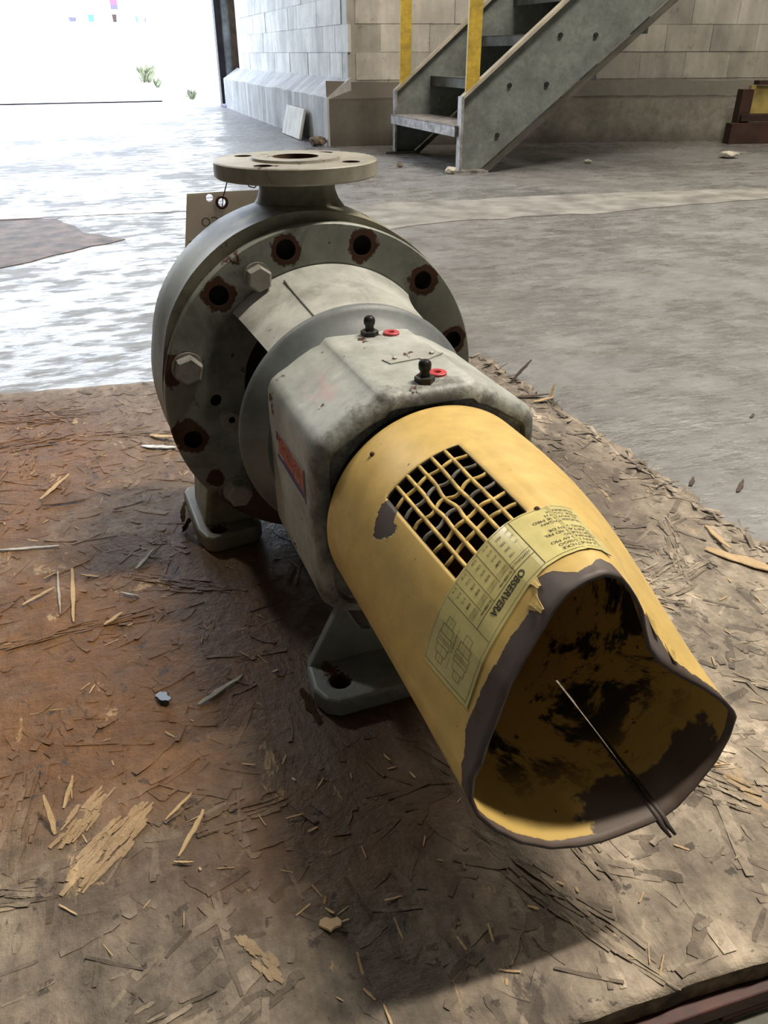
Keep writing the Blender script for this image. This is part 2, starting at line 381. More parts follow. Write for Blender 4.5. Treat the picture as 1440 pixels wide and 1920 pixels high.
floor_slab('broken_patch', rag([(-.8,-2.72),(-.463,-2.648),(-.253,-2.588),(-.216,-2.414),(-.194,-2.28),(-.05,-2.10),(-.18,-2.032),(-.287,-1.933),(-.436,-1.819),(-.8,-1.65)], .07, .012), M['patch'], .002, M['patchedge'])
bm = bmesh.new(); prv = None                                            # open joint across the slab
pts = [(-1.2+.12*i, -2.57+.12*(-1.2+.12*i)-.012+random.uniform(-.008,.008)) for i in range(17)]
for (x0, s0), (x1, s1) in zip(pts, pts[1:]):
    w = random.uniform(.006, .014)
    bm.faces.new([bm.verts.new((x0,-s0-w,.0035)), bm.verts.new((x1,-s1-w,.0035)), bm.verts.new((x1,-s1+w,.0035)), bm.verts.new((x0,-s0+w,.0035))])
bm_obj('slab_joint', bm, M['patchedge'], fl)

D = Vector((.972, -.235, 0)); Nn = Vector((-.235, -.972, 0)); WB = Vector((3.0433, 4.3722, 0))     # stair wall: direction, outward normal, base point
SD = Vector((.04800, .99885, 0)); SN = Vector((-.99885, .048, 0)); SB = Vector((1.490, 4.745, 0))   # side wall running to the door
def frame(o, d, n): return Matrix(((d.x, -n.x, 0, o.x), (d.y, -n.y, 0, o.y), (0, 0, 1, o.z), (0, 0, 0, 1)))  # local x along wall, y into wall, z up
def block_wall(name, o, d, n, L0, L1, H, m_back, m_block, blocks, bl, bh, z0, parity=0):
    T = frame(o, d, n); bm = bmesh.new(); add_box(bm, L0, L1, .005, .30, 0, H, T); w = struct(bm_obj(name, bm, m_back))
    bm = bmesh.new(); add_box(bm, -bl/2+.002, bl/2-.002, .0015, .02, .002, bh-.002)
    bmesh.ops.bevel(bm, geom=[e for e in bm.edges if e.calc_face_angle(0) > 1 and min(v.co.y for v in e.verts) < 0], offset=.004, segments=1, affect='EDGES', profile=.5)
    first = None
    b0, b1, rows = blocks
    for r in range(rows):
        k = 0; x = b0 + (bl/2 if (r+parity) % 2 else 0)
        while x < b1:
            if first is None: ob = bm_obj('block', bm, m_block, w); first = ob.data
            else: ob = bpy.data.objects.new('block', first); COL.objects.link(ob); ob.parent = w
            ob.matrix_world = T @ Matrix.Translation((x, random.uniform(-.002, .002), z0+r*bh)); x += bl
    return w
UB = WB - Nn*.06
block_wall('wall_back', UB, D, Nn, -1.45, 9, 5, M['mortar'], M['block'], (-1.40+.16, 2.6, 6), .32, .1565, .385)
su = SB - SN*.155
block_wall('wall_side', su, SD, SN, .06, 4.42, 5, M['mortarw'], M['blockw'], (.18, 4.2, 6), .32, .1565, .385, 1)
def plinth(name, o, d, n, L0, L1, prof, m):
    T = frame(o, d, n); bm = bmesh.new(); k = max(2, int((L1-L0)/.12)); rows = []
    for i in range(k+1):
        x = lerp(L0, L1, i/k); j = random.uniform(-.006, .006)
        rows.append([bm.verts.new(T @ Vector((x, y+j, z+(random.uniform(-.006,.006) if z > .05 else 0)))) for y, z in prof])
    for A, B in zip(rows, rows[1:]):
        for q in range(len(prof)-1): bm.faces.new((A[q], B[q], B[q+1], A[q+1]))
    bm.faces.new(rows[0]); bm.faces.new(rows[-1])
    return struct(bm_obj(name, bm, m))
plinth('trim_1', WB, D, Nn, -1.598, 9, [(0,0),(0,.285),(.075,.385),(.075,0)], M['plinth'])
plinth('trim_2', SB, SD, SN, 0, 4.60, [(0,0),(0,.29),(.165,.40),(.165,0)], M['plinthw'])
bm = bmesh.new(); add_box(bm, 1.95, 11, 9.8, 10.05, 0, 5); add_box(bm, -3, 1.95, 9.8, 10.05, 4.0, 5); add_box(bm, -9, -3, 9.8, 10.05, 0, 5); struct(bm_obj('wall_far', bm, M['shell']))
bm = bmesh.new(); add_box(bm, -9.2, -9, -7, 10, 0, 5); struct(bm_obj('wall_left', bm, M['shell']))
bm = bmesh.new(); add_box(bm, 11, 11.2, -7, 10, 0, 5); struct(bm_obj('wall_right', bm, M['shell']))
bm = bmesh.new(); add_box(bm, -9.2, 11.2, -7.2, -7, 0, 5); struct(bm_obj('wall_front', bm, M['shell']))
bm = bmesh.new(); add_box(bm, -9.2, 11.2, -7.2, 10.05, 5, 5.1); struct(bm_obj('ceiling', bm, M['ceiling']))
# doorway: steel jamb, brown post behind it
M['jamb'] = plain('grey_steel_jamb', (.50, .54, .56), .5, .1, .3, 8)
M['brown'] = plain('brown_door_post', (.24, .16, .10), .7, 0, .3, 9)
M['jambdark'] = plain('dark_jamb_channel', (.06, .05, .06), .6, .3, .3, 8)
dr = bpy.data.objects.new('door_1', None); COL.objects.link(dr); struct(dr)
bm = bmesh.new(); add_box(bm, 1.70, 1.77, 9.48, 9.60, .03, 4); bm_obj('jamb_channel', bm, M['jambdark'], dr)
bm = bmesh.new(); tube(bm, [(1.815, 9.50, .03), (1.815, 9.50, 4)], .048, 14); bm_obj('jamb_pipe', bm, M['jamb'], dr)
bm = bmesh.new(); add_box(bm, 1.86, 2.03, 9.66, 9.80, .02, 4); bm_obj('door_post', bm, M['brown'], dr)
M['bluegrey'] = plain('blue_grey_foot_plate', (.13, .12, .22), .6, .2, .2)
bm = bmesh.new(); add_box(bm, 1.70, 1.97, 9.30, 9.62, 0, .035); bevel(bm_obj('jamb_foot_plate', bm, M['bluegrey'], dr), .008)
bm = bmesh.new(); add_box(bm, -3, 1.2, 10.95, 11.0, -.002, .012); bm_obj('threshold_bar', bm, M['jambdark'], dr)
# outdoors
bm = bmesh.new(); add_box(bm, 0, 10.1, 0, .25, 0, 3.4, frame(Vector((1.97, 10.75, 0)), Vector((.030, .9995, 0)), Vector((-.9995, .030, 0)))); struct(bm_obj('wall_outside', bm, M['white']))
bm = bmesh.new(); add_box(bm, -30, 30, 44, 44.3, 0, 9); struct(bm_obj('wall_yard', bm, M['white']))
bm = bmesh.new(); add_box(bm, 2.10, 2.24, 20.86, 20.95, 0, 3.5); bm_obj('edge_post', bm, M['jamb'], bpy.data.objects['wall_outside'])
# ------------------------------------------------------------------ the pump
pump = thing('centrifugal_pump', 'grey green centrifugal pump with yellow coupling guard lying across the rough wooden board', 'pump', (0, 0, .05))
# volute casing with neck
def volR(a):    # a: angle from +x towards +z, degrees; radius of the casing there
    a = (a+360) % 360
    return interp(a, [0, 60, 100, 118, 135, 149, 163, 200, 270, 360], [.166, .172, .180, .181, .1795, .1765, .1705, .166, .164, .166])
vprof = [(-.150,.02),(-.150,.35),(-.148,.55),(-.143,.74),(-.130,.89),(-.110,.965),(-.085,1.),(-.060,1.),(-.035,.99),(-.022,.985),(-.0135,.985),(-.0135,.5)]
bm = bmesh.new(); rows = []
for i in range(120):
    a = i*3; rr = volR(a)/.985; rows.append([bm.verts.new(PL(k*rr*math.cos(R(a)), s, k*rr*math.sin(R(a)))) for s, k in vprof])
for i in range(120):
    A, B = rows[i], rows[(i+1) % 120]
    for j in range(len(vprof)-1): bm.faces.new((A[j], A[j+1], B[j+1], B[j]))
SDc = -.079
nk = [(.2035,.0405,.0405),(.197,.039,.039),(.189,.039,.039),(.180,.0425,.041),(.170,.0500,.044),(.160,.0600,.047),(.150,.0740,.050),(.138,.0930,.053),(.12,.112,.055)]
rows = [[bm.verts.new(PL(w*math.cos(t)*abs(math.cos(t))**0.0, SDc+d*math.sin(t), z)) for t in [2*math.pi*k/40 for k in range(40)]] for z, w, d in nk]
for A, B in zip(rows, rows[1:]):
    for k in range(40): bm.faces.new((A[k], A[(k+1)%40], B[(k+1)%40], B[k]))
smooth_angle(bm_obj('volute_casing', bm, M['olive'], pump), 40)
# discharge flange with bore and four bolt holes
bm = bmesh.new()
zt = .2188; prof = [(.0,.2022),(.0805,.2022),(.0825,.2040),(.0825,.2165),(.0812,zt-.0012),(.045,zt-.0012),(.0440,zt+.0012),(0,zt+.0012)]
rows = []
for i in range(72):
    t = 2*math.pi*i/72; rows.append([bm.verts.new(PL(r*math.cos(t), SDc+r*math.sin(t), z)) if r > 0 else None for r, z in prof])
c0 = bm.verts.new(PL(0, SDc, .2022)); c1 = bm.verts.new(PL(0, SDc, zt+.0012))
for i in range(72):
    A, B = rows[i], rows[(i+1) % 72]; A[0] = c0; B[0] = c0; A[-1] = c1; B[-1] = c1
    for j in range(len(prof)-1):
        vs = []
        for v in (A[j], A[j+1], B[j+1], B[j]):
            if v not in vs: vs.append(v)
        bm.faces.new(vs)
df = bm_obj('discharge_flange', bm, M['disc'], pump)
cb = bmesh.new(); disc_z(cb, 0, SDc, .0235, .2, .24, 28)
for a in (45, 135, 225, 315): disc_z(cb, .0625*math.cos(R(a)), SDc+.0625*math.sin(R(a)), .0092, .19, .24, 18)
smooth_angle(cut(df, cb, M['rust']), 30)
bm = bmesh.new(); disc_z(bm, 0, SDc, .0234, .185, .205, 28); bm_obj('discharge_bore', bm, M['dark'], pump)
# bolted flange ring (with twelve holes)
bm = bmesh.new()
revolve(bm, [(-.0135,.166),(-.0125,.1685),(-.0015,.169),(0,.1675),(0,.1345),(-.0015,.1300),(-.005,.1240),(-.010,.1120),(-.0125,.1000),(-.0135,.0880),(-.0180,.0860),(-.0180,.150),(-.0135,.155)], 144, closed_prof=True)
ring = bm_obj('flange_ring', bm, M['ring'], pump)
cb = bmesh.new()
for k in range(12):
    a = .2393+k*math.pi/6
    if k in (5, 7): continue
    disc_s(cb, (.1508*math.cos(a), .1508*math.sin(a)), .0098, -.0122, .03, 22)
disc_s(cb, (-.1175, .001), .0062, -.012, .03, 16)
smooth_angle(cut(ring, cb, M['dark']), 30)
bm = bmesh.new(); revolve(bm, [(-.0172,.110),(-.0172,.075),(.015,.062),(.015,.04),(.09,.04),(.09,.0)], 64)
smooth_angle(bm_obj('casing_cover', bm, M['dark'], pump), 40)
# two arched arms of the adapter between flange and bearing frame
ap = [(-.008,.1285),(.000,.1300),(.006,.1275),(.016,.1245),(.030,.1215),(.065,.1172),(.098,.1135),(.104,.113),(.104,.098),(.06,.106),(.010,.1125),(-.010,.1110)]
for nm, a0, a1 in (('adapter_arch', -45.5, 45.5), ('adapter_arch', 134, 226)):
    bm = bmesh.new(); revolve(bm, ap, 48, a0, a1, closed_prof=True); smooth_angle(bm_obj(nm, bm, M['arch'], pump), 40)
bm = bmesh.new()
rows = []
for s, r in ((.011,.1282),(.03,.1226),(.065,.1184),(.098,.1147)):
    rows.append([bm.verts.new(PL((r-.002)*math.sin(R(a)), s, (r+dz)*math.cos(R(a)))) for a, dz in ((-19.9,-.001),(-19.6,.0003),(-19.2,.0003),(-18.9,-.001))])
for A, B in zip(rows, rows[1:]):
    for k in range(3): bm.faces.new((A[k], A[k+1], B[k+1], B[k]))
bm_obj('parting_line', bm, M['ring'], pump)
# bearing frame ring: rim plus dished front
bm = bmesh.new()
revolve(bm, [(.095,.099),(.0965,.1145),(.0985,.1162),(.1035,.1166),(.106,.1155),(.1085,.1125),(.112,.108),(.117,.1035),(.1235,.0995),(.131,.0965),(.131,.05),(.095,.05)], 120, closed_prof=True)
smooth_angle(bm_obj('bearing_frame_ring', bm, painted('slate_grey_ring_paint', (.17, .19, .195), chip=.72, dirt=.3), pump), 50)
# bearing housing: lofted cross-section with flat top and square shoulders
half = [(0,.0985),(.030,.0985),(.0375,.0980),(.0405,.0955),(.0430,.0925),(.052,.0895),(.064,.083),(.074,.0765),(.083,.0715),(.0885,.0675),(.0915,.0615),(.0925,.052),(.0925,.01),(.0922,-.045),(.0915,-.066),(.088,-.078),(.078,-.088),(.055,-.094),(.028,-.098),(0,-.099)]
sec = half + [(-x, z) for x, z in half[::-1][1:-1]]
def hsec(s, f, fx=0.):
    return [PL(x*f*(1-fx), s, z*f) for x, z in sec]
st = [(.110,.90,.06),(.116,.945,.045),(.122,.98,.018),(.130,1,.0),(.17,1,0),(.22,1,0),(.255,1,0),(.2615,.995,0),(.2655,.98,0),(.2685,.955,0),(.2700,.925,0),(.2705,.88,0),(.2660,.86,0)]
bm = bmesh.new(); rows = [[bm.verts.new(v) for v in hsec(*q)] for q in st]; n = len(sec)
for A, B in zip(rows, rows[1:]):
    for k in range(n): bm.faces.new((A[k], A[(k+1)%n], B[(k+1)%n], B[k]))
bm.faces.new(rows[0]); bm.faces.new(rows[-1])
hs = smooth_angle(bm_obj('bearing_housing', bm, painted('pale_grey_housing_paint', (.45, .475, .445), chip=.64, dirt=.25, front=True), pump), 55)
bm = bmesh.new(); revolve(bm, [(.258,.0),(.258,.083),(.290,.083),(.290,.0)], 64); smooth_angle(bm_obj('guard_spigot', bm, M['dark'], pump))
bm = bmesh.new(); revolve(bm, [(.25,0),(.25,.020),(.40,.020),(.402,.018),(.402,0)], 32); smooth_angle(bm_obj('shaft', bm, M['shaft'], pump))
# bolts and bosses on the flange
def bolt(name, x, z, r, h, s0, m, rot=.3, washer=True):
    bm = bmesh.new(); hexhead(bm, (x, s0+(.002 if washer else 0), z), r, h, True, rot)
    if washer: disc_s(bm, (x, z), r*1.12, s0, s0+.002, 24)
    return bm_obj(name, bm, m, pump)
a5 = .2393+5*math.pi/6; a7 = .2393+7*math.pi/6
bolt('hex_bolt', .1485*math.cos(a5), .1485*math.sin(a5), .0142, .011, 0, M['bolt'], .25)
bolt('hex_bolt', .1480*math.cos(a7), .1480*math.sin(a7), .0142, .015, 0, M['bolt'], .6)
bolt('jack_bolt', -.0655, .1235, .0125, .011, 0, M['bolt'], .1)
bm = bmesh.new(); disc_s(bm, (-.1075, -.017), .0105, 0, .0135, 24); o = bm_obj('drain_boss', bm, M['bolt'], pump); cb = bmesh.new(); disc_s(cb, (-.1065, -.0145), .0030, .006, .03, 12); bevel(cut(o, cb, M['dark']), .0015)
# grease nipples, red rings, rotation arrow, sticker
for i, (x, s) in enumerate(((0, .1352), (0, .2545))):
    bm = bmesh.new(); hexhead(bm, (x, s, .0975), .0078, .0055, False, .2)
    rows = []
    for z, r in ((.1025,.0042),(.1045,.0038),(.1065,.0037),(.1085,.0048),(.1115,.0050),(.1135,.0045),(.1150,.0028),(.1152,.0)):
        rows.append([bm.verts.new(PL(x+r*math.sin(t), s+r*math.cos(t), z)) for t in [2*math.pi*k/14 for k in range(14)]])
    for A, B in zip(rows, rows[1:]):
        for k in range(14): bm.faces.new((A[k], A[(k+1)%14], B[(k+1)%14], B[k]))
    smooth_angle(bm_obj('grease_nipple', bm, M['nipple'], pump), 35)
for x, s in ((.0185, .1395), (.0150, .2445)):
    bm = bmesh.new(); t = [2*math.pi*k/20 for k in range(20)]
    P4 = [(.0072,.0984),(.0072,.1002),(.0066,.1006),(.0030,.1006),(.0026,.0998),(.0026,.0984)]
    rows = [[bm.verts.new(PL(x+r*math.sin(a), s+r*math.cos(a), z)) for r, z in P4] for a in t]
    for i in range(20):
        for j in range(5): bm.faces.new((rows[i][j], rows[i][j+1], rows[(i+1)%20][j+1], rows[(i+1)%20][j]))
    bm_obj('red_ring', bm, M['red'], pump)
arrow = [(-.0135,.2010),(-.0105,.2120),(.0150,.2085),(.0185,.2145),(.0385,.2035),(.0210,.1850),(.0170,.1905),(-.0090,.1935)]
bm = bmesh.new(); prism(bm, [PL(x, s, .0984) for x, s in arrow], (0,0,0), (0,0,.0012)); ar = bm_obj('rotation_arrow', bm, M['arch'], pump)
for x, s in ((-.004, .2035), (.0285, .2025)):
    bm = bmesh.new(); bmesh.ops.create_uvsphere(bm, u_segments=12, v_segments=8, radius=.0022, matrix=Matrix.Translation(PL(x, s, .0995)))
    bm_obj('rivet', bm, M['steel'], ar, True)
xs = -.0929
def side_quad(bm, s0, z0, s1, z1, x, mi=0):
    q = [bm.verts.new(PL(x, *c)) for c in ((s0, z0), (s1, z0), (s1, z1), (s0, z1))]; bm.faces.new(q).material_index = mi
bm = bmesh.new()
add_box(bm, xs-.0006, xs, -.2405, -.1560, ZA+.0045, ZA+.0340, mi=0)
side_quad(bm, .1630, .0150, .2400, .0335, xs-.0009, 1); side_quad(bm, .1780, .0085, .2400, .0148, xs-.0009, 2)
side_quad(bm, .1575, .0250, .1620, .0330, xs-.0009, 2); side_quad(bm, .1575, .0085, .1765, .0125, xs-.0009, 2)
random.seed(3)
for k in range(8):
    s = .168+k*.0086; side_quad(bm, s, .0185, s+.0022, .0300, xs-.0011, 3)
    if k % 2: side_quad(bm, s, .0235, s+.0065, .0258, xs-.0011, 3)
    else: side_quad(bm, s, .0280, s+.0060, .0300, xs-.0011, 3)
bm_obj('maker_sticker', bm, [M['stwhite'], M['stred'], M['stblue'], M['stpink']], pump)
# faded pink stencil streaks on the shoulder
# feet
def foot(poly, z0, z1, name, m, holes):
    bm = bmesh.new(); prism(bm, [PL(x, s, z0) for x, s in poly], (0,0,0), (0,0,z1-z0)); bmesh.ops.recalc_face_normals(bm, faces=bm.faces)
    o = bm_obj(name, bm, m, pump); cb = bmesh.new()
    for x, s, r in holes: disc_z(cb, x, s, r, z0-.01, z1+.02, 20)
    return bevel(cut(o, cb, M['rust']), .004, 3)
for sx in (-1, 1):
    pl = [(.148*sx,-.138),(.154*sx,-.125),(.153*sx,-.030),(.146*sx,-.008),(.138*sx,-.003),(.088*sx,-.010),(.080*sx,-.02),(.080*sx,-.138)]
    fo = foot(pl, -.18, -.160, 'casing_foot', M['olive'], [(.129*sx, -.022, .0085), (.129*sx, -.118, .0085)])
    bm = bmesh.new()
    A = [(.144*sx,-.030),(.144*sx,-.105),(.085*sx,-.105),(.085*sx,-.030)]; B = [(.132*sx,-.0185),(.135*sx,-.115),(.070*sx,-.115),(.070*sx,-.0185)]
    ra = [bm.verts.new(PL(x, s, -.162)) for x, s in A]; rb = [bm.verts.new(PL(x, s, -.085)) for x, s in B]
    for k in range(4): bm.faces.new((ra[k], ra[(k+1)%4], rb[(k+1)%4], rb[k]))
    bm.faces.new(ra); bm.faces.new(rb); bevel(bm_obj('foot_web', bm, M['olive'], pump), .006, 3)
fp = [(-.092,.228),(-.100,.236),(-.103,.268),(-.097,.284),(-.086,.291),(.086,.291),(.097,.284),(.103,.268),(.100,.236),(.092,.228)]
foot(fp, -.18, -.161, 'bearing_foot', M['foot'], [(-.078, .266, .0088), (.078, .266, .0088)])
bm = bmesh.new()
web = [(-.099,-.163),(-.0705,-.107),(-.0660,-.1045),(-.0620,-.107),(-.050,-.133),(-.040,-.136),(-.036,-.100),(.036,-.100),(.040,-.136),(.050,-.133),(.062,-.107),(.066,-.1045),(.0705,-.107),(.099,-.163)]
prism(bm, [PL(x, .240, z) for x, z in web], (0,0,0), (0,.009,0)); bevel(bm_obj('foot_rib', bm, M['foot'], pump), .0015, 2)
bm = bmesh.new(); add_box(bm, -.035, .035, -.249, -.15, .075, .10); bevel(bm_obj('foot_column', bm, M['foot'], pump), .004, 2)

# ------------------------------------------------------------------ yellow coupling guard
GTH = [-180.0, -171.4, -158.0, -143.4, -129.4, -119.9, -111.4, -104.1, -99.9, -90.7, -79.5, -64.3, -51.8, -38.5, -27.2, -18.9, -11.2, -3.7, 0.0, 1.2, 6.3, 14.7, 23.5, 32.2, 40.2, 48.4, 60.9, 75.2, 87.4, 96.5, 100.1, 109.2, 120.4, 131.7, 143.8, 152.6, 160.8, 173.0, 180.0]
GQ = [[0.0, 0.5268, -0.0915], [-0.0137, 0.5258, -0.0903], [-0.0341, 0.5242, -0.0844], [-0.0542, 0.5215, -0.0729], [-0.0704, 0.5183, -0.0578], [-0.0794, 0.5158, -0.0457], [-0.0834, 0.5134, -0.0328], [-0.0818, 0.5112, -0.0206], [-0.0773, 0.5101, -0.0135], [-0.073, 0.508, -0.0009], [-0.067, 0.5058, 0.0124], [-0.0601, 0.503, 0.029], [-0.0524, 0.501, 0.0413], [-0.0433, 0.4989, 0.0543], [-0.0346, 0.4968, 0.0673], [-0.0259, 0.4956, 0.0757], [-0.0158, 0.4952, 0.0798], [-0.0053, 0.4952, 0.0814], [-0.002, 0.4955, 0.0808], [-0.0003, 0.4955, 0.0803], [0.0066, 0.4964, 0.0768], [0.0139, 0.4984, 0.0665], [0.0202, 0.5007, 0.0549], [0.023, 0.5031, 0.0423], [0.0264, 0.5052, 0.0308], [0.0336, 0.5073, 0.0208], [0.0479, 0.5099, 0.0086], [0.0654, 0.5127, -0.0039], [0.0793, 0.5152, -0.0159], [0.0885, 0.5173, -0.0261], [0.0906, 0.5183, -0.0311], [0.0871, 0.5206, -0.0443], [0.0789, 0.523, -0.059], [0.0673, 0.5249, -0.0716], [0.0537, 0.5267, -0.0836], [0.0415, 0.5273, -0.0894], [0.0291, 0.5272, -0.0906], [0.0106, 0.5268, -0.0916], [0.0, 0.5268, -0.0915]]
RG, SG = .0877, .279
def Gs(th, u, off=0.):
    if th > 180: th -= 360
    if th < -180: th += 360
    q = [interp(th, GTH, [g[k] for g in GQ]) for k in range(3)]; t = R(th); w = u**3 if th > 0 else u*u
    rx, rz = math.sin(t), math.cos(t)
    return PL(RG*rx+(q[0]-RG*rx)*w+off*rx, SG+u*(q[1]-SG), RG*rz+(q[2]-RG*rz)*w+off*rz)
G0, G1, U0, U1 = -48.3, -8.4, .282, .702          # the grille opening
SEAM = 152.5
ths = sorted(set([round(-180+2.*i, 2) for i in range(180)]) - {x for x in [round(-180+2.*i,2) for i in range(180)] if abs(x-G0) < .9 or abs(x-G1) < .9 or abs(x-SEAM) < 1.4} | {G0, G1, SEAM-.55, SEAM+.55})
us = [i/48 for i in range(49)]; us = sorted([u for u in us if abs(u-U0) > .008 and abs(u-U1) > .008] + [U0, U1])
bm = bmesh.new(); uvl = bm.loops.layers.uv.new('guard'); nt, nu = len(ths), len(us)
gv = [[bm.verts.new(Gs(t, u)) for u in us] for t in ths]
for i in range(nt):
    t0 = ths[i]; t1 = ths[(i+1) % nt] if i+1 < nt else 180.
    for j in range(nu-1):
        tm, um = (t0+t1)/2, (us[j]+us[j+1])/2
        if G0 < tm < G1 and U0 < um < U1: continue
        if abs(tm-SEAM) < .5 and .52 < um < .97 and not .855 < um < .885: continue
        f = bm.faces.new((gv[i][j+1], gv[(i+1)%nt][j+1], gv[(i+1)%nt][j], gv[i][j])); f.smooth = True
        for lp, (a, c) in zip(f.loops, ((t0, us[j+1]), (t1, us[j+1]), (t1, us[j]), (t0, us[j]))): lp[uvl].uv = (a/360+.5, c)
gm = bpy.data.meshes.new('coupling_guard'); bm.normal_update(); bm.to_mesh(gm); bm.free()
for k in ('gout', 'gin', 'glip'): gm.materials.append(M[k])
guard = bpy.data.objects.new('coupling_guard', gm); COL.objects.link(guard); guard.parent = pump
sd = guard.modifiers.new('sheet', 'SOLIDIFY'); sd.thickness = .0022; sd.offset = GOFF = -1; sd.material_offset = 1; sd.material_offset_rim = 2
guard['label'] = 'yellow tube guard with a dented rusty open mouth'
# grille wires
random.seed(11)
def warp(th, u):
    dx = (th+27)/9; dv = (u-.47)/.085; g = math.exp(-(dx*dx+dv*dv)/1.2)
    return th+1.2*g*math.sin(u*38+.4), u+.010*g*math.cos(th*.32+.3), -.0035*g
for k in range(1, 6):
    th = lerp(G0, G1, k/6); bm = bmesh.new(); pts = []
    for i in range(33):
        u = lerp(U0-.004, U1+.004, i/32); a, b2, dz = warp(th, u); a = th+(a-th)*(.8 if k in (2, 3) else .15); pts.append(Gs(a, u, -.0012+dz))
    tube(bm, pts, .00140, 8); bm_obj('mesh_wire', bm, M['wire'], guard, True)
for k in range(1, 7):
    u0 = lerp(U0, U1, k/7); bm = bmesh.new(); pts = []
    for i in range(37):
        th = lerp(G0-.4, G1+.4, i/36); a, u, dz = warp(th, u0); u += .006*math.sin(i/36*2*math.pi*3+k)*.55; pts.append(Gs(a if False else th, u, -.0016+dz+.0006*math.sin(i*math.pi/6*1.0)))
    tube(bm, pts, .00130, 8); bm_obj('mesh_wire', bm, M['wire'] if k not in (2, 4) else M['wirebare'], guard, True)
# label: strip wrapped on the guard, printing included
LW, LH = 150., 44.5
def LP(x, y, off): return Gs(12.5-x/LW*98.5, .707+y/LH*.199+.012*(x/LW-.5), off)
bm = bmesh.new(); nx, ny = 64, 8
for off, flip in ((.0009, 0), (.0003, 1)):
    g = [[bm.verts.new(LP(LW*i/nx, LH*j/ny, off+(.0012*max(0, 1-i/5)**2 if j > 5 else 0))) for j in range(ny+1)] for i in range(nx+1)]
    for i in range(nx):
        for j in range(ny): bm.faces.new((g[i][j], g[i+1][j], g[i+1][j+1], g[i][j+1]) if not flip else (g[i][j+1], g[i+1][j+1], g[i+1][j], g[i][j]))
def lstrip(x0, y0, x1, y1, w=.35, mi=1):
    L = math.hypot(x1-x0, y1-y0); n = max(1, int(L/3)); px, py = -(y1-y0)/L*w/2, (x1-x0)/L*w/2; prev = None
    for i in range(n+1):
        x, y = lerp(x0, x1, i/n), lerp(y0, y1, i/n); cur = (bm.verts.new(LP(x+px, y+py, .00112)), bm.verts.new(LP(x-px, y-py, .00112)))
        if prev: bm.faces.new((prev[0], prev[1], cur[1], cur[0])).material_index = mi
        prev = cur
def ltext(body, x, y, size, mi=1, sx=1., rot=0, bold=0.):
    v, f = text2d(body, size); c, s_ = math.cos(R(rot)), math.sin(R(rot))
    for dx, dy in ([(0, 0)] if not bold else [(-bold, 0), (bold, 0), (0, bold), (0, -bold)]):
        vs = [bm.verts.new(LP(x+dx+c*a*sx-s_*b_, y+dy+s_*a*sx+c*b_, .00118+(dx+dy)*1e-5)) for a, b_ in v]
        for q in f:
            try: bm.faces.new([vs[i] for i in q]).material_index = mi
            except ValueError: pass
ltext('OBSERVERA', 57.5, 33.2, 6.6, 1, .93, bold=.16)
for x in (46.2, 104.): lstrip(x, 1.5, x, LH-2.5, .4)
lstrip(1.5, 1.2, LW-2, 1.2, .3, 2); lstrip(1.5, LH-2.2, LW-2, LH-2.2, .3, 2); lstrip(LW-3, 1.5, LW-3, LH-2.5, .3); lstrip(46.2, 31.2, 104, 31.2, .35)
lstrip(46.2, 25.6, 62, 25.6, .3, 2); ltext('KOPPLING D', 47.6, 27.2, 2.5, 1)
for i, (a, b_) in enumerate((('', '100'), ('101', '200'), ('201', '300'), ('301', '400'))):
    y = 20.6-i*5.2; ltext(b_, 54.6, y, 2.7); ltext(a, 48.2, y, 2.4, 2)
for x in (62, 72.6, 83.2, 93.8): lstrip(x, 1.5, x, 31 if x in (62, 83.2) else 27, .38)
for i, (x, n_) in enumerate(((63.2, 'N 1500 r/m'), (84.2, 'N 1500 r/m'))): ltext(n_, x, 28.2, 2.4, 1, bold=.05)
cols = (('0.08', '0.10', '0.12', '0.15'), ('0.10', '0.15', '0.20', '0.24'), ('0.05', '0.08', '0.12', '0.18'), ('0.08', '0.12', '0.14', '0.14'))
for i, cl in enumerate(cols):
    x = 63+i*10.6
    for j, (a, dy) in enumerate((('L max', 24.6), ('mm', 22.6))): ltext(a, x+.6, dy, 2.0, 2)
    for j, a in enumerate(cl): ltext(a, x+1.0, 17.4-j*4.9, 2.5, 1, bold=.06 if j == 0 else 0)
for dy in (22.3, 23.1, 24.0, 25.2, 26.0): lstrip(63, dy, 71.6, dy, .16, 2); lstrip(73.6, dy, 82, dy, .16, 2); lstrip(84.4, dy, 92.6, dy, .16, 2); lstrip(95, dy, 103, dy, .16, 2)
lines = ['MELLANSTYCKE', 'SIDAN LOSSGO', 'DRNING AV MO', 'ORIKTNING', 'STARTAS VID FEL', 'RING VAN DE', '', 'UNDERTAGAN', 'BLANTA SE MED', 'INTE OCH H', 'FONERNA']
for i, t_ in enumerate(lines):
    if t_: ltext(t_, 3.+(i % 3)*1.5, 38.2-i*3.35, 2.9, 1, 1.42)
for oy in (7, 24):       # two small coupling drawings
    for (x0, y0, x1, y1) in ((112,oy+3,118,oy+9),(118,oy+1,124,oy+11),(124,oy,127,oy+12),(128.5,oy,131.5,oy+12),(131.5,oy+1,137,oy+11),(137,oy+3,142,oy+9)):
        lstrip(x0,y0,x1,y0,.25); lstrip(x1,y0,x1,y1,.25); lstrip(x1,y1,x0,y1,.25); lstrip(x0,y1,x0,y0,.25)
    lstrip(109, oy+6, 145, oy+6, .16, 2)
ltext('AVST\u00c5ND A', 117, 20.2, 2.3, 1); lstrip(113, 21, 116, 21, .2); lstrip(134, 21, 141, 21, .2)
me = bpy.data.meshes.new('warning_label'); bm.to_mesh(me); bm.free()
for k in ('label', 'ink', 'inkgrey'): me.materials.append(M[k])
o = bpy.data.objects.new('warning_label', me); COL.objects.link(o); o.parent = guard; o['label'] = 'pale yellow printed label headed OBSERVERA'
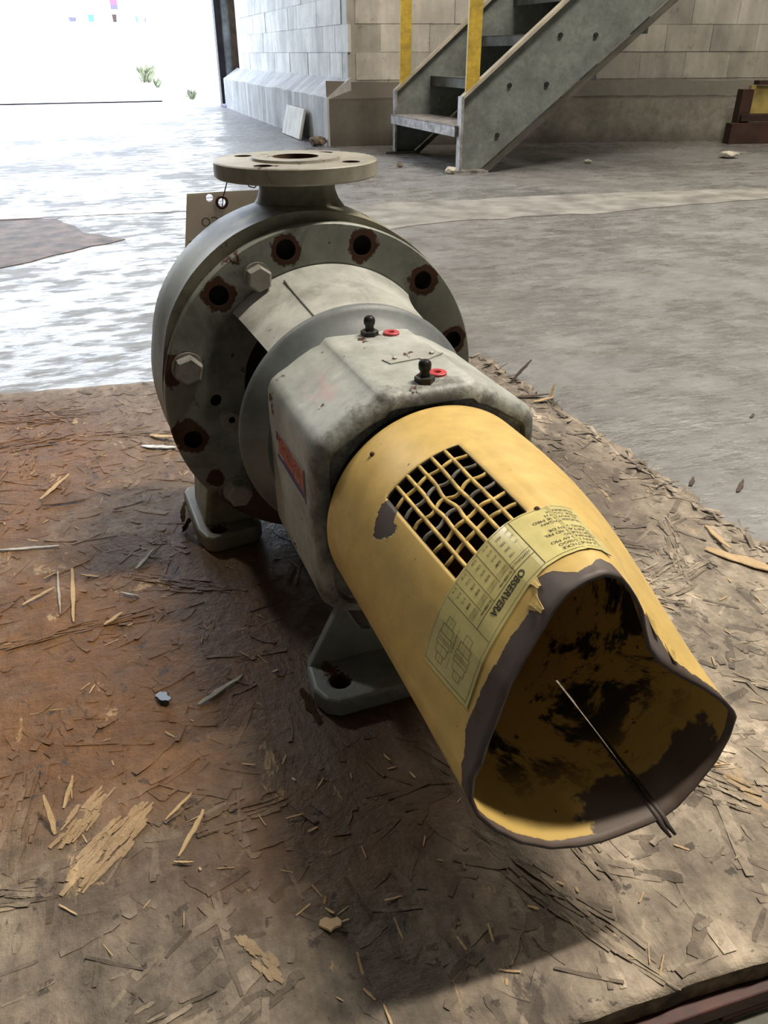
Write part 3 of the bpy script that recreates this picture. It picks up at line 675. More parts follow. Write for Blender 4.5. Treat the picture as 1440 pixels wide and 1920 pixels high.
# seam tabs at the bottom of the mouth, paint flake hanging at the top
for t_ in (SEAM-.9, SEAM+1.2):
    bm = bmesh.new(); pts = [Gs(t_, u, -.0012) for u in (.62, .75, .88, .96, .995)]+[Gs(t_, 1.0, .0015)+Vector((0,-.004,-.001)), Gs(t_, 1.0, .004)+Vector((.001,-.009,-.002))]
    tube(bm, pts, .0015, 6, rr=[.0010,.0013,.0018,.0022,.0024,.0017,.0009]); bm_obj('seam_tab', bm, M['glip'], guard, True)
for (t0, t1, u0, u1, up) in ((-32.5, -28.0, .935, .985, .0022), (-27, -23.5, .90, .935, .0014), (44, 50, .90, .955, .002), (54, 60, .945, .985, .0018)):
    bm = bmesh.new(); A = []
    for i in range(5):
        for j in range(4):
            f = j/3; w = (i/4-.5)*(1-.45*f)+.5+.06*math.sin(i*2+j); A.append(bm.verts.new(Gs(lerp(t0, t1, w), lerp(u0, u1, f)+.004*math.sin(i*3), .0004+up*f*f)))
    for i in range(4):
        for j in range(3): bm.faces.new((A[i*4+j], A[(i+1)*4+j], A[(i+1)*4+j+1], A[i*4+j+1]))
    o = bm_obj('paint_flake', bm, M['wire'], guard); so = o.modifiers.new('thick', 'SOLIDIFY'); so.thickness = .0004
for (t_, u) in ((-40.4, .076), (-4.5, .703)):
    bm = bmesh.new(); c = Gs(t_, u, .0004); bmesh.ops.create_uvsphere(bm, u_segments=10, v_segments=6, radius=.0019, matrix=Matrix.Translation(c)); bm_obj('guard_screw', bm, M['rust'], guard, True)

# ------------------------------------------------------------------ paper tag wired to the discharge flange
M['tag'] = plain('tan_card', (.40, .345, .275), .8, 0, .10, 25)
_t = M['tag'].node_tree; _tr = _t.nodes.new('ShaderNodeBsdfTranslucent'); _tr.inputs[0].default_value = (.55, .50, .43, 1); _mx = _t.nodes.new('ShaderNodeMixShader'); _mx.inputs[0].default_value = .5
_t.links.new(_t.nodes['Principled BSDF'].outputs[0], _mx.inputs[1]); _t.links.new(_tr.outputs[0], _mx.inputs[2]); _t.links.new(_mx.outputs[0], _t.nodes['Material Output'].inputs[0])
M['tagink'] = plain('faded_tag_print', (.10, .08, .07), .8)
M['eyelet'] = plain('dark_red_eyelet', (.055, .014, .014), .5, 0, .3)
M['ironwire'] = plain('thin_black_wire', (.03, .022, .02), .5, .5)
TS = -.162
tg = thing('paper_tag', 'tan card tag with dark eyelet wired to the round top flange, hanging behind the pump', 'tag', (0, -TS, .23))
def TP(x, z, dy=0.): return Vector((x, .010*math.sin((x+.1)*20)+dy, z))      # slightly curled card
X0, X1, Z0, Z1 = -.1010, -.018, .015, .1785
bm = bmesh.new()
for dy in (0., .0006):
    g = [[bm.verts.new(TP(lerp(X0, X1, i/16)-.0270*(1-j/16), lerp(Z0, Z1-.0015*i/16, j/16), dy)) for j in range(17)] for i in range(17)]
    for i in range(16):
        for j in range(16): bm.faces.new((g[i][j], g[i+1][j], g[i+1][j+1], g[i][j+1]))
card = bm_obj('card', bm, M['tag'], tg); cb = bmesh.new()
EX, EZ, HX, HZ = -.0628, .1668, -.0762, .1725
for x, z, r in ((EX, EZ, .0043), (HX, HZ, .0040)):
    A = [[cb.verts.new((x+r*math.sin(t), y, z+r*math.cos(t))) for t in [2*math.pi*k/16 for k in range(16)]] for y in (-.03, .03)]
    for k in range(16): cb.faces.new((A[0][k], A[0][(k+1)%16], A[1][(k+1)%16], A[1][k]))
    cb.faces.new(A[0][::-1]); cb.faces.new(A[1])
cut(card, cb)
bm = bmesh.new(); A = [[bm.verts.new(TP(EX+r*math.sin(t), EZ+r*math.cos(t), y)) for r, y in ((.0042,-.0003),(.0050,-.0013),(.0068,-.0012),(.0074,-.0003))] for t in [2*math.pi*k/24 for k in range(24)]]
for i in range(24):
    for j in range(3): bm.faces.new((A[i][j], A[i][j+1], A[(i+1)%24][j+1], A[(i+1)%24][j]))
bm_obj('eyelet', bm, M['eyelet'], tg, True)
def ttext(body, x, z, size, rot=0):
    bm = bmesh.new(); v, f = text2d(body, size, flip=True); c, s_ = math.cos(R(rot)), math.sin(R(rot))
    vs = [bm.verts.new(TP(x+c*a-s_*b_, z+s_*a+c*b_, -.0004)) for a, b_ in v]
    for q in f:
        try: bm.faces.new([vs[i] for i in q])
        except ValueError: pass
    o = bm_obj('printed_text', bm, M['tagink'], tg)
ttext('tHIBCO', -.0415, .1430, .0140); ttext('HP.', -.0930, .1310, .0180, 90)
bm = bmesh.new(); hx, hs_, hz = -.0442, -.123, -.0295
def T3(x, s, z): return Vector((x, -(s-TS), z))
tube(bm, [TP(EX, EZ-.0045, -.002), TP(EX+.0005, EZ+.004, -.0035), T3(-.0575, -.158, .188), T3(-.0545, -.150, .198), T3(-.052, -.140, .2055)], .00045, 6)
tube(bm, [TP(EX, EZ-.0045, .002), TP(EX+.003, EZ+.005, .003), T3(-.0565, -.16, .188), T3(-.0545, -.150, .198)], .00045, 6)
tube(bm, [T3(-.0470, -.128, .2030), T3(-.0445, -.126, .194), T3(-.0400, -.125, .1875), T3(-.0345, -.126, .1858), T3(-.0305, -.127, .1885)], .0007, 6)
bm_obj('tie_wire', bm, M['ironwire'], tg, True)
# ------------------------------------------------------------------ rough strand board under the pump
def board_mat(name, lo, hi, rnd=None, fresh=0.):
    b = NB(name, .75); p = b.xyz()
    rv = {'island': b.island, 'object': b.objrand}.get(rnd, lambda: b.noise(7, 5, .6))()
    n1 = b.noise(6, 7, .65); n2 = b.noise(40, 6, .7); n3 = b.noise(16, 7, .72, dist=.6)
    c = b.mix(rv, lo, hi); c = b.mul(c, b.grey(n1, .50, 1.42)); c = b.mul(c, b.grey(n2, .60, 1.32)); c = b.mul(c, b.grey(b.noise(26, 6, .7, sc=(1, .45, 1)), .62, 1.3))
    gr = b.noise(60, 4, .6, sc=(1, .14, 1)); c = b.mul(c, b.grey(gr, .80, 1.16))
    dk = b.math('MAXIMUM', b.blob(-.30, -.50, .36, .17, .5, .25, 6), b.blob(-.1, -.25, .22, .28, .5, .2, 7)); c = b.mix(b.math('MULTIPLY', dk, .60), c, b.mul(c, (.36, .33, .30)))
    # oily rust stain left of the pump (world position of the stain)
    r1 = b.blob(-.27, -.10, .22, .235, .35, .16, 7); r2 = b.blob(-.42, .28, .22, .30, .35, .2, 6); r3 = b.blob(-.25, .10, .17, .40, .5, .22, 6); fd = b.blob(-.34, .44, .36, .16, .5, .25, 7); c = b.mix(b.math('MULTIPLY', fd, .7), c, b.mul(b.mix(n3, (.05, .032, .026), (.13, .085, .062)), b.grey(n2, .6, 1.4)))
    r4 = b.blob(-.10, -.36, .14, .09, .5, .2, 8)
    rust = b.math('MAXIMUM', b.math('MAXIMUM', r1, r2), b.math('MAXIMUM', b.math('MULTIPLY', r3, .65), b.math('MULTIPLY', r4, .55)))
    rust = b.math('MULTIPLY', rust, b.step(n3, .22, .50, .55, .97))
    rc = b.mix(b.noise(12, 6, .7), (.062, .024, .006), (.235, .098, .014))
    c = b.mix(rust, c, b.mul(rc, b.grey(b.noise(70, 5, .7), .7, 1.2)))
    # wet patch near the casing, darker glossier areas right of and under the pump
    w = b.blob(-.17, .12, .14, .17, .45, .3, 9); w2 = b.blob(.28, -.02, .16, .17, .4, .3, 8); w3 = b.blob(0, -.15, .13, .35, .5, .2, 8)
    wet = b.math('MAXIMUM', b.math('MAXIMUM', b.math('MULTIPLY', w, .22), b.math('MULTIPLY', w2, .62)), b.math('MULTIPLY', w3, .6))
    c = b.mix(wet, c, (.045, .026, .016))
    sp = b.math('MAXIMUM', b.step(b.noise(75, 4, .6), .63, .67), b.step(b.noise(30, 6, .7, sc=(1, .5, 1)), .62, .68)); c = b.mix(b.math('MULTIPLY', sp, .7), c, (.025, .018, .014))
    fr = b.step(b.noise(24, 7, .78, sc=(1, .4, 1), dist=.6), .61, .68); c = b.mix(b.math('MULTIPLY', fr, .75), c, (.50, .35, .19))
    if fresh: c = b.mix(fresh, c, b.mix(n2, (.42, .27, .12), (.68, .50, .28)))
    b.base(c); gl = b.math('MAXIMUM', b.math('MULTIPLY', rust, .2), b.math('MULTIPLY', wet, .7))
    b.rough(b.mix(gl, (.72,)*3, (.34,)*3))
    b.bump(b.math('ADD', b.math('MULTIPLY', n2, 1.), b.math('ADD', b.math('MULTIPLY', gr, .5), b.math('MULTIPLY', n3, 1.1))), .75, .004)
    return b.m
LO, HI = (.15, .12, .09), (.41, .345, .265)
M['board'] = board_mat('worn_strand_board', LO, HI)
M['flake'] = board_mat('worn_strand_flake', LO, HI, 'object')
M['flakes'] = board_mat('worn_strand_flakes', LO, HI, 'island')
M['fresh'] = board_mat('fresh_splinter_wood', LO, HI, 'object', .8)
M['patchwood'] = board_mat('torn_pale_wood', LO, HI, 'object', .38)
M['edge'] = plain('splintered_board_edge', (.16, .11, .065), .9, 0, .5, 60, .6)
BC = {(0,0): (-.78, .512), (1,0): (.462, .614), (0,1): (-.78, -.672), (1,1): (.452, -.508)}
def BP(u, v):
    a = [lerp(BC[0,0][k], BC[1,0][k], u) for k in (0,1)]; b_ = [lerp(BC[0,1][k], BC[1,1][k], u) for k in (0,1)]
    return lerp(a[0], b_[0], v), -lerp(a[1], b_[1], v)
def relief(x, y):
    h = .0011*mnoise.noise((x*14, y*14, 0)) + .0010*mnoise.noise((x*34, y*34, 3)) + .0007*mnoise.noise((x*80, y*80, 7))
    return h
random.seed(5)
NX, NY = 156, 148; bm = bmesh.new(); g = []
for i in range(NX+1):
    row = []
    for j in range(NY+1):
        x, y = BP(i/NX, j/NY); e = i in (0, NX) or j in (0, NY)
        if e:
            k = mnoise.noise((x*30, y*30, 1)); q = mnoise.noise((x*110, y*110, 2))
            if i == NX: x += .010*k+.006*q+random.uniform(-.004,.004)
            if j == NY: y += .004*k+.002*q
            if j == 0: y += .0015*k+.001*q
        ht = relief(x, y) if not (-.17 < x < .17 and -.30 < y < .15 and (abs(x) > .075)) else relief(x, y)*.2
        row.append(bm.verts.new((x, y, .0492+ht)))
    g.append(row)
for i in range(NX):
    for j in range(NY): bm.faces.new((g[i][j], g[i+1][j], g[i+1][j+1], g[i][j+1])).smooth = True
ring_ = [g[i][0] for i in range(NX)]+[g[NX][j] for j in range(NY)]+[g[i][NY] for i in range(NX, 0, -1)]+[g[0][j] for j in range(NY, 0, -1)]
low = [bm.verts.new((v.co.x, v.co.y, .031)) for v in ring_]; n = len(ring_)
for k in range(n): bm.faces.new((ring_[k], low[k], low[(k+1)%n], ring_[(k+1)%n])).material_index = 1
bm.faces.new(low[::-1]).material_index = 1
board = bm_obj('strand_board', bm, [M['board'], M['edge']])
tag(board, 'rough stained strand board with an orange rust stain, lying under the pump', 'board')
def flake_shape(rnd, L, W, t, curl=0.):
    m = 7; top = []
    for k in range(m):
        f = k/(m-1); w = W*(.55+.45*math.sin(math.pi*min(1, max(0, .12+f*.8))))*rnd.uniform(.75, 1.1)
        c = (rnd.random()-.5)*W*.18; top.append((L*(f-.5), c-w/2, c+w/2, curl*(2*f-1)**2*L))
    v, f = [], []
    for x, a, b_, z in top: v += [(x, a, z+t), (x, b_, z+t), (x, b_, z), (x, a, z)]
    for k in range(m-1):
        o = k*4
        for q in range(4): f.append((o+q, o+(q+1)%4, o+4+(q+1)%4, o+4+q))
    f += [(3,2,1,0), tuple((m-1)*4+q for q in range(4))]
    return v, f
rnd = random.Random(21); shapes = []
for k in range(14):
    v, f = flake_shape(rnd, rnd.uniform(.035,.10), rnd.uniform(.008,.024), .00035, 0)
    me = bpy.data.meshes.new('wood_flake'); me.from_pydata(v, [], [q[::-1] for q in f]); me.materials.append(M['flake']); shapes.append(me)
def blocked(x, y):       # feet of the pump stand here
    return (.07 < abs(x) < .175 and -.02 < y < .15) or (abs(x) < .115 and -.31 < y < -.22)
cnt = 0
while cnt < 290:
    u, v = rnd.random(), rnd.random(); x, y = BP(.30+.68*u, .015+.96*v)
    if blocked(x, y): continue
    o = bpy.data.objects.new('wood_flake', rnd.choice(shapes)); COL.objects.link(o); o.parent = board
    o.location = (x, y, .0490+relief(x, y)*.5+rnd.uniform(-.0004, .0003)); o.rotation_euler = (rnd.uniform(-.015,.015), rnd.uniform(-.008,.008), rnd.uniform(0, 6.28))
    cnt += 1
def heap(name, count, parent, m, seed, region, Lr, Wr, tilt, zlift, t=.0003):
    r = random.Random(seed); V, Fc = [], []
    for k in range(count):
        x, y = region(r)
        if blocked(x, y): continue
        v, f = flake_shape(r, r.uniform(*Lr), r.uniform(*Wr), t, r.choice((0,.02))); T = Matrix.Translation((x, y, .0492+relief(x, y)*.6+r.uniform(*zlift))) @ Matrix.Rotation(r.uniform(0, 6.28), 4, 'Z') @ Matrix.Rotation(r.uniform(-tilt, tilt), 4, 'Y') @ Matrix.Rotation(r.uniform(-tilt, tilt), 4, 'X')
        b0 = len(V); V += [T @ Vector(q) for q in v]; Fc += [tuple(b0+i for i in q[::-1]) for q in f]
    o = mesh(name, V, Fc, m, parent); o['kind'] = 'stuff'; return o
heap('small_strands', 2300, board, M['flakes'], 31, lambda r: BP(.28+.71*r.random(), .01+.98*r.random()), (.008,.045), (.002,.010), .012, (-.0004,.0003))
heap('loose_slivers', 420, board, M['fresh'], 32, lambda r: BP(.28+.70*r.random(), .01+.97*r.random()), (.003,.016), (.0006,.0022), .25, (.0004,.0014))
def redge(r):
    t = r.random(); x, y = BP(.985+.012*r.random(), t); return x, y
heap('edge_splinters', 260, board, M['flakes'], 33, redge, (.012,.05), (.002,.008), .28, (-.003,.002))
# counted splinters and chips lying on the board
def splinter(name, label, a, b_, w, h0, h1, m, cat='splinter', group=None, z=.0508, taper=.35, bend=.0):
    a = Vector((a[0], -a[1], z+h0)); c = Vector((b_[0], -b_[1], z+h1)); d = c-a; L = d.length; d.normalize(); sdv = d.cross(Vector((0,0,1))).normalized(); up = sdv.cross(d).normalized()
    r = random.Random(hash(label) % 1000 if False else len(label)*7+int(L*1e4)); V, Fc = [], []; m_ = 8
    for k in range(m_):
        f = k/(m_-1); ww = w*(taper+(1-taper)*math.sin(math.pi*min(1, f*.9+.1)))*r.uniform(.8, 1.12); p = a+d*L*f+up*bend*L*math.sin(math.pi*f)+sdv*r.uniform(-.12,.12)*w; t = .0009
        V += [p-sdv*ww/2, p+sdv*ww/2, p+sdv*ww*.4+up*t, p-sdv*ww*.4+up*t]
    for k in range(m_-1):
        o = k*4
        for q in range(4): Fc.append((o+q, o+(q+1)%4, o+4+(q+1)%4, o+4+q))
    Fc += [(3,2,1,0), tuple((m_-1)*4+q for q in range(4))]
    b0 = a.copy(); V = [v-b0 for v in V]
    return tag(mesh(name, V, [q[::-1] for q in Fc], m, None, None, False, b0), label, cat, group)
M['palefilm'] = plain('pale_wet_strip', (.42, .38, .31), .3, 0, .3, 40)
M['darkchip'] = plain('black_plastic_chip', (.018, .018, .022), .35, 0, .3)
M['darkwood'] = board_mat('dark_splinter_wood', (.05, .032, .02), (.10, .065, .04), 'object')
SPL = [
 ('wood_splinter', 'straight tan splinter lying on the board at the left picture edge', (-.342,.023), (-.310,.005), .0045, 0, .002, 'fresh'),
 ('wood_splinter', 'bone-shaped tan splinter standing out of the rust stain left of the pump', (-.292,-.028), (-.294,.072), .0048, 0, 0, 'fresh'),
 ('wood_splinter', 'thin pale film-like strip beside the bone-shaped splinter', (-.307,-.028), (-.306,.053), .0030, 0, 0, 'palefilm'),
 ('wood_splinter', 'long thin tan splinter below the orange rust stain', (-.218,.327), (-.240,.343), .0030, .001, 0, 'fresh'),
 ('wood_splinter', 'brightest pale straight splinter below the orange rust stain', (-.212,.346), (-.235,.378), .0042, .002, 0, 'fresh'),
 ('wood_splinter', 'small pale boat-shaped sliver below the brightest splinter', (-.239,.381), (-.226,.387), .0022, 0, .001, 'fresh'),
 ('wood_splinter', 'short pale sliver on the dark board below the front pump foot', (-.157,.374), (-.143,.376), .0020, 0, .001, 'fresh'),
 ('wood_splinter', 'frayed pale splinter leaning up near the lower left torn patch', (-.316,.327), (-.321,.300), .0042, 0, .014, 'fresh'),
 ('wood_splinter', 'short curled tan splinter next to the frayed leaning one', (-.310,.305), (-.301,.282), .0036, 0, .007, 'fresh'),
 ('wood_splinter', 'pale greyish strip beside the black chip left of the front foot', (-.198,.232), (-.153,.209), .0060, 0, 0, 'palefilm'),
 ('wood_splinter', 'long pale wet strip at the left edge of the rust stain', (-.367,-.097), (-.304,-.083), .0060, 0, 0, 'palefilm'),
 ('wood_splinter', 'pale curved strip in front of the rear casing foot', (-.226,-.002), (-.202,-.034), .0055, 0, .002, 'palefilm'),
 ('wood_splinter', 'tan splinter on the purple-brown board left of the big flange', (-.324,-.207), (-.287,-.263), .0060, 0, .002, 'fresh'),
 ('wood_splinter', 'dark splinter crossing under the tan one left of the big flange', (-.321,-.191), (-.270,-.183), .0060, 0, .001, 'darkwood'),
 ('wood_splinter', 'dark slender splinter sticking up at the right board edge behind the pump', (.432,-.352), (.478,-.366), .0075, 0, .030, 'darkwood'),
 ('wood_splinter', 'long dark splinter lying flat at the right board edge', (.384,-.296), (.462,-.274), .0085, 0, .003, 'darkwood'),
 ('wood_splinter', 'pale splinter curling up at the right board edge', (.425,-.262), (.457,-.255), .0085, 0, .006, 'fresh'),
 ('wood_splinter', 'forked pale splinter end turned up at the right board edge', (.452,-.259), (.466,-.268), .0060, .003, .024, 'fresh'),
 ('wood_splinter', 'large torn pale splinter on the board at the right picture edge', (.385,.190), (.435,.275), .0170, 0, .003, 'fresh'),
 ('wood_splinter', 'narrow pale splinter beside the large torn one at the right picture edge', (.420,.150), (.405,.205), .0080, 0, .004, 'fresh'),
 ('wood_splinter', 'short pale sliver in the middle of the rust stain', (-.246,.037), (-.229,.052), .0034, 0, .001, 'palefilm'),
 ('wood_splinter', 'stubby tan splinter in the middle of the rust stain', (-.266,.087), (-.247,.076), .0050, 0, .002, 'fresh'),
 ('wood_splinter', 'slim tan splinter above the bone-shaped one', (-.265,-.001), (-.284,-.011), .0036, 0, .001, 'fresh'),
 ('wood_splinter', 'pale shiny splinter close beside the big flange on its left', (-.186,-.322), (-.141,-.295), .0100, 0, .002, 'palefilm'),
 ('wood_splinter', 'tan raised splinter touching the rim of the big flange on its left', (-.171,-.355), (-.137,-.322), .0110, 0, .006, 'fresh'),
 ('wood_splinter', 'upright torn splinter against the rear casing foot', (-.166,-.062), (-.158,-.046), .0100, 0, .026, 'darkwood'),
 ('wood_splinter', 'pale upright splinter behind the rear casing foot', (-.163,-.085), (-.159,-.072), .0080, 0, .034, 'palefilm'),
 ('wood_splinter', 'bent dark strip against the left end of the front foot', (-.112,.262), (-.105,.290), .0090, .016, .000, 'darkwood'),
 ('wood_splinter', 'small frayed clump of fibres on the dark board below the pump', (-.157,.461), (-.144,.468), .0100, 0, .004, 'fresh'),
 ('wood_splinter', 'thin sliver on the light board right of the open guard end', (.150,.440), (.185,.452), .0022, 0, .001, 'fresh'),
]
for nm, lb, a, c, w, h0, h1, mk in SPL: splinter(nm, lb, a, c, w, h0, h1, M[mk])
splinter('plastic_chip', 'black chip on the orange rust stain left of the front foot', (-.229,.206), (-.219,.222), .0110, 0, .004, M['darkchip'], 'chip')
def torn(name, label, poly, m, z=.0503):
    bm = bmesh.new(); cx = sum(p[0] for p in poly)/len(poly); cy = sum(p[1] for p in poly)/len(poly); P = rag(poly, .006, .0032); n = len(P)
    a = [bm.verts.new((x, -s, z+.0006)) for x, s in P]; b_ = [bm.verts.new((x, -s, z-.0006)) for x, s in P]; inn = [bm.verts.new((lerp(cx, x, .6), -lerp(cy, s, .6), z+random.uniform(.0006,.0016))) for x, s in P]; c = bm.verts.new((cx, -cy, z+.001))
    for i in range(n):
        j = (i+1) % n; bm.faces.new((a[i], b_[i], b_[j], a[j])); bm.faces.new((a[i], a[j], inn[j], inn[i])); bm.faces.new((inn[i], inn[j], c))
    return bm_obj(name, bm, m, board)
def torn_fibres(ax, bx, width, n, seed, mk):
    r = random.Random(seed); V, Fc = [], []; A = Vector((ax[0], -ax[1], 0)); d = Vector((bx[0]-ax[0], -(bx[1]-ax[1]), 0)); L = d.length; d.normalize(); ang = math.atan2(d.y, d.x); sd_ = Vector((-d.y, d.x, 0))
    for k in range(n):
        t = r.random(); l = r.uniform(.10, .38)*L; c = A + d*L*t + sd_*r.uniform(-.5, .5)*width*(1-.55*abs(2*t-1))
        v, f = flake_shape(r, l, r.uniform(.0015, .005), .0003); T_ = Matrix.Translation((c.x, c.y, .0494+relief(c.x, c.y)*.6+r.uniform(0, .0008))) @ Matrix.Rotation(ang+r.uniform(-.16, .16), 4, 'Z') @ Matrix.Rotation(r.uniform(-.03, .03), 4, 'Y')
        b0 = len(V); V += [T_ @ Vector(q) for q in v]; Fc += [tuple(b0+i for i in q[::-1]) for q in f]
    o = mesh('torn_fibres' if mk == 'tornwood' else 'raised_fibres', V, Fc, M[mk], board); o['kind'] = 'stuff'
M['tornwood'] = board_mat('torn_pale_fibres', LO, HI, 'island', .42); M['strandwood'] = board_mat('raised_strands', (.17, .135, .10), (.46, .385, .285), 'island')
torn_fibres((-.304,.372), (-.256,.326), .030, 90, 1, 'tornwood'); torn_fibres((-.312,.336), (-.280,.300), .020, 46, 2, 'tornwood'); torn_fibres((-.206,.452), (-.190,.484), .012, 26, 3, 'tornwood')
r_ = random.Random(77)
for k in range(46):
    x, y = BP(.30+.66*r_.random(), .03+.93*r_.random())
    if blocked(x, y): continue
    a_ = r_.uniform(0, 3.14); l_ = r_.uniform(.03, .07); torn_fibres((x-l_*math.cos(a_), -y-l_*math.sin(a_)), (x+l_*math.cos(a_), -y+l_*math.sin(a_)), r_.uniform(.02, .06), 34, 100+k, 'strandwood')
# red steel beam with a slot carrying the near edge, grey plate on the floor
M['redsteel'] = plain('dark_red_painted_steel', (.070, .018, .013), .55, .1, .4, 25, .3)
M['greyplate'] = plain('dusty_grey_plate', (.17, .165, .14), .7, .1, .25, 20, .3)
M['plateedge'] = plain('plate_edge_highlight', (.38, .34, .29), .6, .1, .3, 30)  # highlight along the plate edge, painted as a paler colour
T = Matrix.Translation((0, -.578, 0)) @ Matrix.Rotation(math.atan2(-.102, 1.242), 4, 'Z')
bm = bmesh.new()
add_box(bm, -.50, .46, -.0060, .0340, .0155, .0300, T); add_box(bm, .068, .46, -.0060, .0340, .0002, .0155, T); add_box(bm, -.50, .012, -.0060, .0340, .0002, .0155, T)
tag(bevel(bm_obj('steel_beam', bm, M['redsteel']), .0012), 'dark red steel beam with a slot along the near edge of the board', 'beam')
T2 = Matrix.Translation((.115, -.590, 0)) @ Matrix.Rotation(math.atan2(-.05, .6), 4, 'Z')
bm = bmesh.new(); add_box(bm, -.075, .32, -.09, -.0035, .0002, .0075, T2); add_box(bm, -.075, .32, -.0035, .0, .0002, .0088, T2, 1)
tag(bm_obj('steel_plate', bm, [M['greyplate'], M['plateedge']]), 'dusty grey steel plate on the floor at the bottom right corner', 'plate')
for s0 in (.22, -.16, -.50):
    bm = bmesh.new(); add_box(bm, -.76, .43, -s0-.045, -s0+.045, .0002, .0308); bm_obj('timber_bearer', bm, M['edge'], board)
# ------------------------------------------------------------------ steel stair by the back wall
M['stair'] = painted('grey_stair_paint', (.195, .215, .20), chip=.80, dirt=.25)
M['stairdark'] = plain('dirty_stair_flange', (.09, .082, .066), .7, .1, .3, 6)
M['stairworn'] = plain('worn_light_flange', (.46, .41, .32), .6, .1, .2, 8)
M['stairfoot'] = plain('scuffed_bare_steel', (.36, .34, .33), .5, .4, .4, 20)
M['post'] = painted('yellow_post_paint', (.56, .385, .05), chip=.70, dirt=.2)
M['tread'] = plain('grey_tread_steel', (.13, .14, .13), .6, .3, .3, 9)
M['blackbolt'] = plain('black_bolt', (.02, .02, .02), .6, .3, .2)
NB0 = Vector((1.736, 3.262, 0)); W = .95
stair = thing('steel_stair', 'grey steel stair with bolted stringers and yellow posts against the back wall', 'stair', NB0)
OFF = -Nn*W - D*.20                       # near stringer to far stringer
SL = .407/.484; LEN = 2.6
def SP(l, z, off=0., near=True): return D*l + Vector((0,0,z)) + (Vector() if near else OFF) + Nn*off
def stringer(near):
    z1 = .34
    bm = bmesh.new(); web = [(0,0.012),(.115,.012),(.115+LEN, .012+LEN*SL),(LEN, z1+LEN*SL),(0, z1)]
    prism(bm, [SP(l, z, -.004, near) for l, z in web], (0,0,0), Nn*.008); st_ = bm_obj('stringer', bm, M['stair'], stair)
    def strip(pts, th, w0, w1, m, nm):
        bm = bmesh.new()
        (l0, z0), (l1, z1_) = pts; d = Vector((l1-l0, z1_-z0)); d.normalize(); nx_, nz_ = -d.y*th, d.x*th
        prism(bm, [SP(l0, z0, w0, near), SP(l1, z1_, w0, near), SP(l1+nx_, z1_+nz_, w0, near), SP(l0+nx_, z0+nz_, w0, near)], (0,0,0), Nn*(w1-w0)); return bm_obj(nm, bm, m, st_)
    strip([(0, z1), (LEN, z1+LEN*SL)], .014, -.006, .062, M['stairworn'], 'top_flange')
    strip([(.115, .0), (.115+LEN, LEN*SL)], -.014, -.006, .062, M['stairdark'], 'bottom_flange')
    strip([(0, .0), (0, z1+.01)], .012, -.03, .062, M['stairfoot'], 'end_plate')
    bm = bmesh.new(); prism(bm, [SP(-.07, 0, .0, near), SP(.14, 0, .0, near), SP(.14, 0, .07, near), SP(-.07, 0, .07, near)], (0,0,0), (0,0,.012)); bm_obj('foot_plate', bm, M['stairdark'] if not near else M['stairfoot'], st_)
    return st_
sn = stringer(True); stringer(False)
for l, z in ((.194,.172),(.241,.397),(.432,.401),(.480,.613),(.660,.613),(.72,.825),(.90,.825)):
    bm = bmesh.new(); c = SP(l, z, .004); T = Matrix.Translation(c) @ Nn.to_track_quat('Z', 'Y').to_matrix().to_4x4()
    bmesh.ops.create_cone(bm, cap_ends=True, segments=6, radius1=.0125, radius2=.011, depth=.014, matrix=T @ Matrix.Translation((0,0,.006))); bm_obj('stringer_bolt', bm, M['blackbolt'], stair)
for k in range(8):
    z = .21+.203*k; l0 = .0+.241*k-.03
    bm = bmesh.new()
    P = [SP(l0, z, -.005), SP(l0+.24, z, -.005), SP(l0+.24, z, .005, False), SP(l0, z, .005, False)]
    prism(bm, P, (0,0,0), (0,0,.006))
    prism(bm, [SP(l0, z-.045, -.005), SP(l0+.007, z-.045, -.005), SP(l0+.007, z-.045, .005, False), SP(l0, z-.045, .005, False)], (0,0,0), (0,0,.05))
    prism(bm, [SP(l0+.233, z-.03, -.005), SP(l0+.24, z-.03, -.005), SP(l0+.24, z-.03, .005, False), SP(l0+.233, z-.03, .005, False)], (0,0,0), (0,0,.035))
    bm_obj('tread', bm, M['stairfoot'] if k == 0 else M['tread'], stair)
    if k > 0:
        bm = bmesh.new(); prism(bm, [SP(l0+.235, z-.2, -.006), SP(l0+.239, z-.2, -.006), SP(l0+.239, z-.2, .006, False), SP(l0+.235, z-.2, .006, False)], (0,0,0), (0,0,.200)); bm_obj('riser_plate', bm, M['tread'], stair)  # riser height shaped to block light leaking through the stair
for near, l in ((True, .040), (False, .050)):
    bm = bmesh.new(); o0 = .030
    prism(bm, [SP(l-.030, .345, o0-.012, near), SP(l+.036, .40, o0-.012, near), SP(l+.036, 1.5, o0-.012, near), SP(l-.030, 1.5, o0-.012, near)], (0,0,0), Nn*.024); bm_obj('handrail_post', bm, M['post'], stair)
# dark red skid with a yellow panel at the right
M['skid'] = plain('dark_red_skid', (.045, .020, .013), .7, .1, .4, 8)
M['panel'] = plain('dull_yellow_panel', (.42, .33, .10), .6, .1, .25, 8)
sk0 = WB + D*1.15 + Nn*.16
sk = thing('steel_skid', 'dark red steel skid holding a yellow panel against the back wall at the right', 'skid', sk0)
T = frame(Vector(), D, Nn)
def skb(nm, x0, x1, y0, y1, z0, z1, m):
    bm = bmesh.new(); add_box(bm, x0, x1, y0, y1, z0, z1, T); return bm_obj(nm, bm, m, sk)
skb('base_beam', -.06, 1.4, -.10, -.02, .0, .125, M['skid']); skb('rail', .02, 1.4, -.06, .04, .135, .175, M['skid']); skb('upright', .005, .085, -.04, .03, .12, .325, M['skid'])
skb('yellow_panel', .085, 1.4, .005, .035, .178, .345, M['panel']); skb('top_bar', .12, 1.4, -.02, .05, .35, .375, M['skid'])
